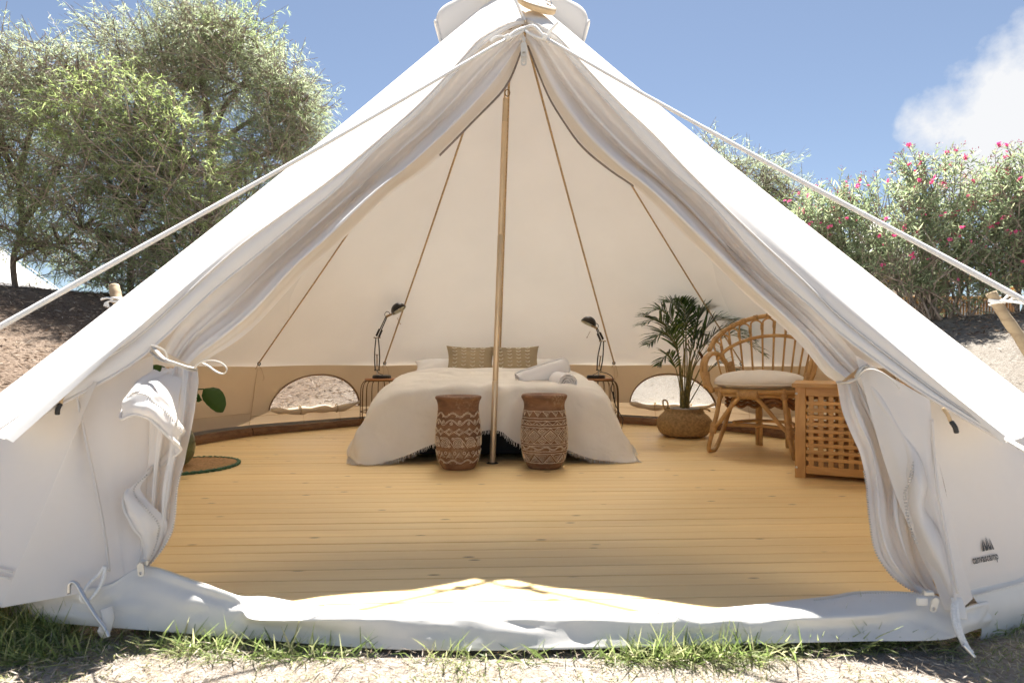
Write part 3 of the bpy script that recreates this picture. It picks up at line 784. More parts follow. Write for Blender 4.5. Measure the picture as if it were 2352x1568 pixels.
# door cloths hanging below the ties
def hanging(rows, d0, d1, phases, amp, name='door_skirt', nc=11):
    pts = []
    for k, (v, uL, uR) in enumerate(rows):
        q = k / (len(rows) - 1); d = lerp(d0, d1, q ** 0.8); row = []
        for i in range(nc):
            t = i / (nc - 1)
            f = math.sin(phases * PI * t + 0.8 * math.sin(3 * q)) * amp * (0.35 + 0.65 * math.sin(PI * min(1, q + 0.12)))
            row.append(px(lerp(uL, uR, t), v + 4 * math.sin(9 * t + k), d + f))
        pts.append(row)
    vs, fs, P = loft(pts, 5, 5, lambda s, t, p, nn: 0.006 * noise.noise(p * 9) + 0.005 * math.sin(2 * PI * (t * 7.5 + .3 * math.sin(4 * s))) * (1 - .5 * s) + 0.004 * ridge(Vector((t * 6, s * 4, 5))))
    mesh(name, vs, fs, M['flap'], tent); return P
HL = hanging([(842, 374, 449), (880, 362, 453), (940, 346, 451), (1000, 342, 439), (1080, 337, 416), (1150, 333, 404), (1210, 332, 393), (1260, 331, 369), (1303, 318, 334)], 1.90, 1.68, 5.0, 0.022)
HR = hanging([(872, 1928, 1986), (920, 1938, 2012), (980, 1956, 2050), (1040, 1981, 2080), (1110, 1993, 2098), (1150, 1996, 2100), (1200, 2001, 2102), (1260, 2014, 2118), (1310, 2045, 2130), (1345, 2085, 2140), (1365, 2122, 2150)], 1.88, 1.60, 5.0, 0.020)
# front fold of the right cloth, sunlit, with the zip running down it
rowsR = [[(1960, 862, 1.86), (1972, 858, 1.84), (1985, 850, 1.83), (1995, 846, 1.84), (2000, 846, 1.86)],
         [(1990, 915, 1.84), (2002, 910, 1.79), (2020, 905, 1.77), (2035, 908, 1.79), (2042, 912, 1.82)],
         [(2025, 985, 1.80), (2040, 980, 1.74), (2062, 975, 1.71), (2085, 985, 1.73), (2095, 995, 1.77)],
         [(2062, 1052, 1.76), (2075, 1050, 1.70), (2102, 1045, 1.66), (2125, 1055, 1.68), (2136, 1062, 1.72)],
         [(2072, 1105, 1.73), (2085, 1105, 1.66), (2112, 1105, 1.62), (2136, 1108, 1.64), (2146, 1112, 1.68)],
         [(2078, 1160, 1.71), (2090, 1160, 1.645), (2112, 1160, 1.61), (2126, 1160, 1.63), (2134, 1160, 1.66)],
         [(2088, 1205, 1.68), (2104, 1208, 1.63), (2118, 1206, 1.60), (2138, 1200, 1.60), (2152, 1198, 1.62)],
         [(2108, 1262, 1.65), (2126, 1262, 1.60), (2140, 1258, 1.57), (2160, 1250, 1.565), (2172, 1246, 1.58)],
         [(2140, 1325, 1.61), (2156, 1322, 1.57), (2168, 1318, 1.545), (2180, 1312, 1.54), (2188, 1310, 1.55)],
         [(2180, 1392, 1.55), (2188, 1394, 1.53), (2194, 1396, 1.52), (2200, 1398, 1.515), (2204, 1398, 1.52)]]
vs, fs, _ = loft([[px(*q) for q in r] for r in rowsR], 4, 6, lambda s, t, p, nn: 0.006 * noise.noise(p * 8))
mesh('door_fold', vs, fs, M['flap'], tent)
Q = catmull([px(*q) for q in ((2099, 1062, 1.655), (2090, 1100, 1.64), (2078, 1132, 1.66), (2082, 1170, 1.655), (2086, 1196, 1.64), (2094, 1222, 1.63), (2104, 1245, 1.62))], 8)
teeth(Q, 0.004, 0.0085).build('door_zip', M['zip'], tent, False, 'stuff')
# ruffled hem of the left cloth
ruf = [((385, 850, 1.87), (356, 852, 1.88)), ((342, 876, 1.80), (312, 882, 1.80)), ((296, 903, 1.735), (283, 957, 1.715)), ((330, 897, 1.70), (312, 951, 1.675)),
       ((362, 917, 1.70), (346, 964, 1.675)), ((391, 949, 1.715), (384, 1000, 1.695)), ((412, 984, 1.745), (412, 1032, 1.735)), ((408, 1004, 1.80), (386, 1059, 1.79)),
       ((370, 1040, 1.81), (346, 1086, 1.79)), ((336, 1085, 1.765), (316, 1116, 1.75)), ((312, 1122, 1.72), (285, 1144, 1.705)), ((334, 1158, 1.70), (304, 1199, 1.68)),
       ((369, 1196, 1.71), (325, 1232, 1.685)), ((369, 1233, 1.71), (326, 1262, 1.685)), ((348, 1274, 1.69), (318, 1302, 1.665))]
rr_ = []
for a, b in ruf:
    a3, b3 = px(*a), px(*b); rr_.append([a3 + V(0, .02, 0), a3.lerp(b3, .45) + V(0, -.012, 0), b3])
vs, fs, P = loft(rr_, 6, 7, lambda s, t, p, nn: 0.004 * noise.noise(p * 9) + 0.004 * ridge(Vector((s * 16, t * 3, 2))) + 0.003 * math.sin(t * 9 + s * 30))
mesh('door_ruffle', vs, fs, M['flap'], tent)
mesh('ruffle_hem', *tube([r[-1] for r in P], 0.0045, 5), M['flap'], tent)
# the part of the ruffle folded over behind it
rows = [[px(296, 903, 1.735), px(318, 888, 1.77), px(345, 870, 1.82), px(365, 860, 1.86)], [px(330, 897, 1.71), px(345, 885, 1.76), px(365, 870, 1.82), px(385, 858, 1.87)],
        [px(362, 917, 1.71), px(368, 898, 1.76), px(380, 880, 1.82), px(400, 862, 1.87)], [px(391, 949, 1.72), px(392, 925, 1.77), px(398, 895, 1.82), px(412, 866, 1.87)], [px(412, 984, 1.745), px(410, 950, 1.79), px(412, 905, 1.83), px(422, 866, 1.87)]]
vs, fs, _ = loft(rows, 4, 4); mesh('door_fold', vs, fs, M['flap'], tent)
for seg in ([0, 7], [9, 14]):
    Q = [P[i][3] + V(0, -.002, .001) for i in range(max(1, seg[0]) * 7, min(len(P), seg[1] * 7))]
    teeth(Q, 0.003, 0.0075).build('door_zip', M['zip'], tent, False, 'stuff')
Q = [r[-1] for r in HL][20:40]; teeth([q + V(.002, -.003, 0) for q in Q], .003, .007).build('door_zip', M['zip'], tent, False, 'stuff')
Q = [r[0] for r in HR][18:]; teeth([q + V(-.002, -.003, 0) for q in Q], .003, .007).build('door_zip', M['zip'], tent, False, 'stuff')

# door ties with their bows
def tie(pts, rad, name='door_tie', flat=.45):
    return mesh(name, *tube(catmull([px(*q) for q in pts], 6), rad, 6, flat=flat), M['ribbon'], tent)
tie([(350, 795, 1.87), (375, 822, 1.80), (400, 832, 1.78), (430, 842, 1.81), (452, 846, 1.86)], 0.0062)
tie([(346, 808, 1.87), (372, 828, 1.80), (400, 836, 1.785), (432, 848, 1.815), (450, 850, 1.86)], 0.0055)
tie([(385, 822, 1.79), (378, 806, 1.78), (362, 797, 1.78), (346, 793, 1.79)], 0.0034)
tie([(446, 846, 1.82), (462, 832, 1.78), (488, 828, 1.75), (510, 834, 1.74), (521, 848, 1.74), (514, 858, 1.745), (498, 854, 1.76), (478, 840, 1.78), (466, 834, 1.80)], 0.0034, flat=.6)
tie([(1926, 878, 1.86), (1945, 878, 1.81), (1962, 872, 1.80), (1972, 864, 1.80), (1990, 840, 1.82)], 0.009)
tie([(1966, 870, 1.795), (1972, 852, 1.79), (1982, 842, 1.80), (1992, 842, 1.81)], 0.008)
tie([(1970, 866, 1.79), (1985, 852, 1.77), (2005, 848, 1.74), (2030, 858, 1.72), (2052, 876, 1.71), (2066, 892, 1.71)], 0.005)

# vent hoods on both sides of the peak
def hood(side):
    s = side; rows = []
    for q, (r0, z0, h, w) in enumerate(((0.15, 3.14, 0.02, 0.10), (0.25, 3.06, 0.055, 0.13), (0.34, 2.985, 0.085, 0.155), (0.40, 2.935, 0.11, 0.168), (0.432, 2.90, 0.09, 0.172), (0.442, 2.855, 0.05, 0.172))):
        row = []
        for t in np.linspace(0, PI, 7):
            y = -math.cos(t) * w; k = math.sin(t) ** .6; x = r0 + 0.012 * math.sin(t) * q
            zc = 3.17 - 1.02 * math.hypot(x, y) - 0.03
            row.append(V(s * x, y, lerp(zc, z0 + h * .5, k)))
        rows.append(row)
    vs, fs, P = loft(rows, 4, 4)
    mesh('vent_hood', vs, fs, M['canvas'], tent)
    mesh('vent_rim', *tube(P[-1], 0.009, 6), M['canvas'], tent)
    mesh('vent_net', [p + V(-s * .05, 0, -.005) for p in P[-1]] + [V(s * .44, 0, 2.70)], [(i, i + 1, len(P[-1])) for i in range(len(P[-1]) - 1)], M['wall'], tent, False)
hood(-1); hood(1)
# cap at the very top
mesh('peak_cap', *lathe([(0.0, 3.225), (0.02, 3.22), (0.10, 3.155), (0.22, 3.035), (0.235, 3.005)], 28), M['canvas'], tent)
# zip pulls at the peak and at both ends of the sill
def pull(name, c, L, w, ang=0.0):
    g = G(); P = []
    for q in np.linspace(0, 2 * PI, 22, endpoint=False):
        x, z = math.cos(q) * w * .5, -L / 2 + math.sin(q) * w * .5 + (L / 2 - w / 2) * (1 if math.sin(q) > 0 else -1)
        P.append((x, z))
    ca, sa = math.cos(ang), math.sin(ang)
    P = [(x * ca - z * sa, x * sa + z * ca) for x, z in P]
    n = len(P)
    for y in (-.0018, .0018):
        g.v += [V(x, y, z) + c for x, z in P]
    hole = [(math.cos(q) * w * .26, -L + w * .55 + math.sin(q) * w * .26) for q in np.linspace(0, 2 * PI, 22, endpoint=False)]
    hole = [(x * ca - z * sa, x * sa + z * ca) for x, z in hole]
    for y in (-.0018, .0018): g.v += [V(x, y, z) + c for x, z in hole]
    for i in range(n):
        j = (i + 1) % n
        g.f += [(i, j, n + j, n + i), (2 * n + j, 2 * n + i, 3 * n + i, 3 * n + j), (j, i, 2 * n + i, 2 * n + j), (n + i, n + j, 3 * n + j, 3 * n + i)]
    g.build(name, M['zip_pull'], tent, False)
pull('zip_pull', px(1203, 97, 3.06), 0.075, 0.032)
pull('zip_pull', px(1203, 118, 3.08), 0.078, 0.032)
mesh('zip_slider', *box(px(1203, 92, 3.07), (0.02, 0.015, 0.03), None, 0.004), M['zip_pull'], tent, False)
pull('zip_pull', px(322, 1292, 1.625), 0.038, 0.018, 0.1)
mesh('zip_slider', *box(px(332, 1291, 1.64), (0.022, 0.012, 0.016), None, 0.003), M['zip_pull'], tent, False)
pull('zip_pull', px(2150, 1372, 1.515), 0.038, 0.018, -0.25)
mesh('zip_slider', *box(px(2132, 1361, 1.53), (0.026, 0.014, 0.014), None, 0.003), M['zip_pull'], tent, False)
mesh('sill_tab', *box(px(2118, 1380, 1.525), (0.030, 0.008, 0.022), None, 0.003), M['pvc'], tent, False)
# black hooks under the eaves on both sides
def hook(c, s):
    g = G()
    g.add(*tube(catmull([c + V(0, 0, .03), c + V(s * .006, -.01, .012), c + V(s * .012, -.012, -.006)], 4), .005, 6))
    g.build('hook_strap', M['tape'], tent)
    g = G()
    g.add(*tube(catmull([c + V(s * .012, -.012, -.004), c + V(s * .018, -.02, -.02), c + V(s * .022, -.02, -.036)], 5), [.004] + [.0065] * 9 + [.005], 8))
    g.build('eave_hook', M['black_plastic'], tent)
hook(px(150, 922, 1.70), -0.35); hook(px(2166, 962, 1.62), 1.0)

# maker's mark printed on the right front wall
def on_wall(pts2, a_deg, z0, lift=0.004):
    out = []
    for (x, z) in pts2:
        a = a_deg - math.degrees(x / 2.56); t = (a - 118) / 33.0
        p = wall(a, z0 + z, t); rd = V(math.sin(R_(a)), math.cos(R_(a)), 0)
        out.append(p + rd * (lift + 0.006 * math.sin(22 * t + 9 * (z0 + z)) * math.sin(PI * t) * (1 - z0 - z) + 0.005 * noise.noise(Vector((a * .09, (z0 + z) * 5, 1)))))
    return out
M['print'] = plain('grey print', (0.06, 0.065, 0.07), 0.8, 0, 0.05)
cu = bpy.data.curves.new('tmp_text', 'FONT'); cu.body = 'canvascamp'; cu.size = 0.03; cu.resolution_u = 3; cu.offset = 0.0006
to = bpy.data.objects.new('tmp_text', cu); COL.objects.link(to)
bpy.context.view_layer.update()
tm = bpy.data.meshes.new_from_object(to.evaluated_get(bpy.context.evaluated_depsgraph_get()))
COL.objects.unlink(to); bpy.data.objects.remove(to)
tw = max(v.co.x for v in tm.vertices)
vs = on_wall([(v.co.x / tw * 0.112, v.co.y * 0.95) for v in tm.vertices], 150.1, 0.112)
mesh('printed_name', vs, [tuple(p.vertices) for p in tm.polygons], M['print'], tent, False)
bpy.data.meshes.remove(tm)
g = G()
for (xa, xb, xc, h) in ((0.052, 0.066, 0.080, 0.033), (0.071, 0.082, 0.093, 0.039), (0.086, 0.096, 0.108, 0.032)):
    # a peak split by a pale line, both halves printed alike
    for tri in (((xa, .0), (xb - .002, .0), (xb - .002 + .0, h * .93)), ((xb, .0), (xc - .004, 0), (xb, h))):
        g.add(on_wall([(x, z + .027) for x, z in tri], 150.1, 0.112), [(0, 1, 2)])
g.build('printed_emblem', M['print'], tent, False)
# ------------------------------------------------------------------ inside the tent
# centre pole: three joined zinc tubes standing in a dark socket
pole = empty('tent_pole', (-0.129, 0.0, 0.0))
tag(pole, 'slim brassy metal pole standing in front of the bed between the carved stools', 'tent pole')
Pb, Pt = V(0, 0, 0.0), V(0.085, 0, 2.40)
def on(t): return Pb.lerp(Pt, t)
for (t0, t1, r) in ((0.0, 0.225, 0.0200), (0.2255, 0.625, 0.0188), (0.6255, 0.935, 0.0178), (0.9355, 1.0, 0.0165)):
    mesh('pole_section', *tube([on(t0), on(t0 + .0015), on(t1 - .0015), on(t1)], [r - .001, r, r, r - .001], 20), M['pole'], pole)
mesh('base_plate', *lathe([(0.0, 0.006), (0.030, 0.006), (0.040, 0.001), (0.040, 0.0)], 24), M['lamp_black'], pole)
c = on(1.0) + V(.014, 0, .035)
mesh('pole_ring', *tube([c + V(math.cos(q) * .016, 0, math.sin(q) * .022) for q in np.linspace(0, 2 * PI, 14, endpoint=False)], .0032, 6, True), M['brass'], pole)

# ---- bed
BED = empty('bed', (-0.125, 0.06, 0), R_(2.6))
tag(BED, 'low double bed made up in cream behind the two carved stools', 'bed')
def L2W(p, o=BED):
    a = o.rotation_euler.z; return V(o.location.x + p[0] * math.cos(a) - p[1] * math.sin(a), o.location.y + p[0] * math.sin(a) + p[1] * math.cos(a), o.location.z + p[2])
mesh('bed_base', *box((0, 1.09, 0.135), (1.44, 1.98, 0.20), None, 0.01), M['bed_base'], BED, False)
for x in (-.66, .66):
    for y in (.14, 2.02): mesh('leg', *lathe([(0.02, 0.0), (0.026, 0.035)], 12, True, True), M['bed_base'], BED).location = (x, y, 0)
mesh('mattress', *box((0, 1.15, 0.345), (1.42, 1.84, 0.21), None, 0.04), M['duvet'], BED, False)
# duvet: puffed over the bed and hanging down both sides to the floor
dr = []
for y, puff, drop in ((2.05, .0, .20), (1.75, .055, .16), (1.45, .085, .12), (1.1, .085, .09), (0.75, .005, .06), (0.4, -.03, .03), (0.16, -.03, .02), (0.13, -.12, .015)):
    fx = 0.96 if y > 1.0 else 0.91
    e = 0.0
    sx_ = 1 if y > 1.0 else .94
    dr.append([V(-.98 * fx - e, y - (0.06 if y < .2 else 0), drop), V(-.965 * fx - e, y - (0.05 if y < .2 else 0), .16), V(-.90 * fx, y, .34), V(-.80 * sx_, y, (.475 if y > 1 else .39) + puff * .55), V(-.58, y, (.505 if y > 1 else .445) + puff), V(-.2, y, (.51 if y > 1 else .45) + puff * 1.05),
               V(.2, y, (.51 if y > 1 else .45) + puff * 1.05), V(.58, y, (.505 if y > 1 else .445) + puff), V(.80 * sx_, y, (.475 if y > 1 else .39) + puff * .55), V(.90 * fx, y, .34), V(.955 * fx + e * .8, y - (0.05 if y < .2 else 0), .16), V(.97 * fx + e * .8, y - (0.06 if y < .2 else 0), drop)])
vs, fs, _ = loft(dr, 5, 6, lambda s, t, p, nn: 0.012 * noise.noise(p * 3.5) + 0.006 * noise.noise(p * 9) + 0.005 * (1 - abs(noise.noise(Vector((p.x * 5, p.y * 8, 2)))) * 2.4))
mesh('duvet', vs, fs, M['duvet_top'], BED)
for sx, xx in ((-1, -.885), (1, .85)):
    rows = []
    for k, (h, rx, ry) in enumerate(((0.006, .085, .10), (0.06, .115, .13), (0.14, .10, .115), (0.22, .065, .09), (0.30, .02, .05))):
        rows.append([V(xx - sx * .10 * (h / .3) ** 1.2 + rx * math.cos(q) * 1.0, 0.085 + .08 * h + ry * math.sin(q), h) for q in np.linspace(0, 2 * PI, 13)])
    vs, fs, _ = loft(rows, 3, 4, lambda s, t, p, nn: 0.012 * noise.noise(p * 7))
    mesh('duvet_corner', vs, fs, M['duvet'], BED)

# ---- the cream throw over the foot of the bed, with a fringed edge
throw = empty('throw_blanket', (0, 0, 0))
tag(throw, 'cream throw with fringed hem draped over the foot of the bed', 'blanket')
X = [-.955, -.90, -.80, -.58, -.32, -.06, .06, .16, .40, .60, .80, .90, .955]
def trow(y, zs, xs=None, ys=None):
    xs = xs or X; ys = ys or [y] * len(xs)
    return [L2W((x * XS, yy, z)) for x, yy, z in zip(xs, ys, zs)]
topz = [.14, .31, .492, .530, .534, .534, .534, .534, .534, .530, .492, .31, .14]
XS = 0.97
tr = [trow(1.00, [z + .022 for z in topz]), trow(.985, [z + .058 for z in topz]), trow(.90, [z + .046 for z in topz]), trow(.72, [z + .020 for z in topz], [x * 1.01 for x in X]), trow(.40, [z + .004 for z in topz], [x * 1.03 for x in X]),
      trow(.22, [.09, .25, .45, .513, .519, .519, .519, .519, .519, .513, .45, .25, .09], [x * 1.035 for x in X]),
      trow(.04, [.07, .19, .375, .478, .494, .496, .496, .496, .494, .480, .375, .19, .07], [-.985, -.935, -.845, -.60, -.33, -.06, .06, .17, .41, .61, .83, .92, .965], [.08, .05, .06, .09, .09, .09, .09, .09, .09, .09, .06, .05, .08]),
      trow(0, [.05, .11, .24, .34, .37, .385, .385, .38, .37, .335, .24, .155, .12], [-.985, -.955, -.885, -.62, -.34, -.06, .06, .17, .42, .64, .86, .95, .98], [.0, -.02, -.01, .015, .02, .02, .02, .02, .02, .015, -.01, -.02, .0]),
      trow(0, [.03, .05, .11, .19, .26, .30, .30, .27, .235, .165, .10, .07, .06], [-.955, -.935, -.88, -.63, -.35, -.06, .06, .18, .43, .66, .86, .955, .985], [-.05, -.06, -.07, -.04, -.022, -.012, -.006, -.018, -.024, -.045, -.07, -.055, -.03]),
      trow(0, [.016, .013, .012, .055, .145, .215, .205, .125, .105, .028, .012, .012, .014], [-.90, -.88, -.80, -.615, -.36, -.06, .05, .18, .43, .66, .84, .945, .98], [-.10, -.12, -.13, -.09, -.06, -.04, -.03, -.05, -.06, -.09, -.125, -.11, -.08])]
def thr_disp(s, t, p, nn):
    dn = sstep(.52, .75, s)
    fold = 0.028 * dn * math.sin(t * 27 + 2.5 * s + 1.5 * math.sin(t * 9 + 2 * s)) * (0.65 + 0.6 * noise.noise(Vector((t * 4, s * 3, 7))))
    cr = (1 - abs(noise.noise(Vector((p.x * 4 + p.z * 3, p.y * 3, p.z * 2.5 - p.x * 1.5)))) * 2.4) * 0.012 + (1 - abs(noise.noise(Vector((p.x * 9 - p.z * 6, p.y * 6, p.z * 6 + 4)))) * 2.4) * 0.0065
    return fold + cr + 0.007 * noise.noise(p * 6) + 0.003 * noise.noise(p * 15)
vs, fs, P = loft(tr, 7, 6, thr_disp)
for v in vs: v.z = max(v.z, 0.006)
mesh('throw_cloth', vs, fs, M['linen'], throw)
g = G(); frng = random.Random(5)
def fringe(Q, out, down=.032, step=1):
    for p in resample(Q, int(len(Q) * 5)):
        a = p + V(0, 0, .004); L = down * frng.uniform(.5, 1.1)
        b = a + out * L * .6 + V(frng.uniform(-.012, .012), frng.uniform(-.008, .004), -L)
        b.z = max(b.z, .003)
        g.add(*ribbon([a, a.lerp(b, .5) + V(frng.uniform(-.004, .004), 0, .002), b], .0022, V(frng.uniform(-1, 1), -1, 0)))
fringe(P[-1], V(0, -.3, 0))
fringe([r[0] for r in P][26:], V(-.6, -.6, 0), .045); fringe([r[0] for r in P][26:], V(-.3, -.9, 0), .055)
fringe([r[-1] for r in P][20:], V(.8, -.4, 0), .04); fringe([r[-1] for r in P][26:], V(.6, -.7, 0), .055)
g.build('fringe', M['linen'], throw, False, 'stuff')

# ---- pillows and cushions
def pillow_pt(s, t, a, b, c, side=1):
    x = a * s * (0.87 + 0.13 * t * t); z = b * t * (0.85 + 0.15 * s * s)
    th = c * max(0, (1 - s * s) * (1 - t * t)) ** 0.42
    return V(x, -side * th, z)
def pillow(name, a, b, c, mat, parent, wr=0.006, seed=0):
    n = 22; vs = []; fs = []
    for side in (1, -1):
        o = len(vs)
        for j in range(n + 1):
            for i in range(n + 1):
                s = math.sin((2 * i / n - 1) * PI / 2); t = math.sin((2 * j / n - 1) * PI / 2)
                p = pillow_pt(s, t, a, b, c, side)
                k = (1 - s * s) * (1 - t * t)
                p.y += wr * noise.noise(Vector((s * 2.5 + seed, t * 2.5, side))) * (k ** .3 if k > 0 else 0) * 2
                vs.append(p)
        for j in range(n):
            for i in range(n):
                f = (o + j * (n + 1) + i, o + j * (n + 1) + i + 1, o + (j + 1) * (n + 1) + i + 1, o + (j + 1) * (n + 1) + i)
                fs.append(f if side == 1 else tuple(reversed(f)))
    ob = mesh(name, vs, fs, mat, parent)
    bm = bmesh.new(); bm.from_mesh(ob.data); bmesh.ops.remove_doubles(bm, verts=bm.verts, dist=1e-5); bm.to_mesh(ob.data); bm.free()
    return ob
for u, lab, sd in ((1030, 'white pillow peeking out left of the olive cushions', 1), (1218, 'white pillow peeking out right of the olive cushions', 4)):
    o = pillow('pillow', .36, .22, .085, M['duvet'], None, .01, sd); o.location = px(u, 838, 5.92) + V(0, 0, -.045); o.rotation_euler = (R_(-68), 0, R_(3))
    tag(o, lab, 'pillow', 'white pillows at the head of the bed')
for u, lab, sd, rz, rr in ((1080, 'olive cushion with stitched chevrons left of the pole', 2, 2, 1.5), (1184, 'olive cushion with stitched chevrons right of the pole', 9, 4, -1.0)):
    t = empty('cushion', px(u, 832, 5.80), R_(rz)); t.rotation_euler = (R_(-24), R_(rr), R_(rz))
    tag(t, lab, 'cushion', 'chevron cushions on the bed')
    a, b, c = .245, .175, .10
    pillow('cushion_cover', a, b, c, M['olive'], t, .008, sd)
    g = G(); cr = random.Random(sd)
    for ci in range(4):
        s0 = -.78 + ci * .40
        for rj in range(7):
            t0 = -.80 + rj * .255 + .04 * (ci % 2)
            h = .13
            pts = []
            for q in (-1, -.5, 0, .5, 1):
                ss = s0 + .10 * q + .10; tt = t0 + .075 * abs(q) + cr.uniform(-.012, .012)
                if abs(ss) < .97 and abs(tt) < .97:
                    p = pillow_pt(ss, tt, a, b, c); pts.append(p + V(0, -.006, 0))
            if len(pts) > 2: g.add(*tube(pts, .0040, 4))
    g.build('chevron_stitching', M['stitch'], t, True, 'stuff')

# ---- rolled towels
def towel(label, loc, rot, rad, L, turns=4.6, cone_=0.0):
    t = empty('rolled_towel', loc); t.rotation_euler = rot
    tag(t, label, 'towel', 'rolled white towels on the bed')
    th = rad / turns * .46
    outer, inner = [], []
    N = int(turns * 26)
    for i in range(N + 1):
        q = i / N; a = 2 * PI * turns * q; r = rad * (0.10 + 0.90 * q) + .0018 * math.sin(a * 3.3)
        outer.append((r, a)); inner.append((max(r - th * 1.5, .004), a))
    NS = 9; vs = []; fs = []
    prof = outer + list(reversed(inner)); m = len(prof)
    for j in range(NS + 1):
        x = -L / 2 + L * j / NS; e = 1 - 0.10 * (abs(2 * j / NS - 1) ** 6)
        for (r, a) in prof:
            rr = r * e * (1 + cone_ * x / L); w = 0.004 * noise.noise(Vector((a * .5, x * 14, rad * 9)))
            sh = 0.010 * noise.noise(Vector((r * 60, a * .8, 3))) * (abs(2 * j / NS - 1) ** 4)
            vs.append(V(x + sh, (rr + w) * math.cos(a), (rr + w) * math.sin(a) * .93))
    for j in range(NS):
        for k in range(m): fs.append((j * m + k, j * m + (k + 1) % m, (j + 1) * m + (k + 1) % m, (j + 1) * m + k))
    for j, rev in ((0, 0), (NS, 1)):
        for k in range(N):
            f = (j * m + k, j * m + k + 1, j * m + m - 2 - k, j * m + m - 1 - k); fs.append(tuple(reversed(f)) if rev else f)
    mesh('towel_cloth', vs, fs, M['towel'], t)
    return t
towel('larger rolled white towel propped up on a second roll', px(1247, 856, 4.42), (0, R_(-17), R_(12)), .080, .40, 4.2)
towel('smaller rolled white towel with its spiral end facing the room', px(1290, 876, 4.30), (0, R_(2), R_(-78)), .081, .34, 4.6)

# ---- bedside tables
def side_table(loc, label, rz):
    t = empty('bedside_table', loc, rz)
    tag(t, label, 'bedside table', 'round wire bedside tables')
    H, R0 = .505, .148
    mesh('table_top', *lathe([(0, H), (R0 + .004, H), (R0 + .008, H - .004), (R0 + .008, H - .016), (R0 + .004, H - .02), (0, H - .02)], 40), M['table_wood'], t, False)
    for z, r in ((H - .024, R0), (.19, .196), (.012, .200)):
        mesh('hoop', *tube([V(r * math.cos(q), r * math.sin(q), z) for q in np.linspace(0, 2 * PI, 40, endpoint=False)], .0045, 6, True), M['wire'], t)
    w0 = None
    for k in range(20):
        if w0 is None:
            P = catmull([V(R0 - .01, 0, H - .024), V(R0 + .022, 0, H - .04), V(.192, 0, H - .10), V(.197, 0, H - .25), V(.199, 0, .012)], 5)
            w0 = mesh('wire', *tube(P, .0036, 5), M['wire'], t)
        else:
            w = w0.copy(); COL.objects.link(w); w.parent = t; w.rotation_euler = (0, 0, 2 * PI * k / 20)
    return t
TL = px(876, 866, 5.62); TR = px(1373, 866, 5.62)
side_table((TL.x, TL.y, 0), 'wire bedside table with wooden top left of the bed', R_(4))
side_table((TR.x, TR.y, 0), 'wire bedside table with wooden top right of the bed', R_(11))

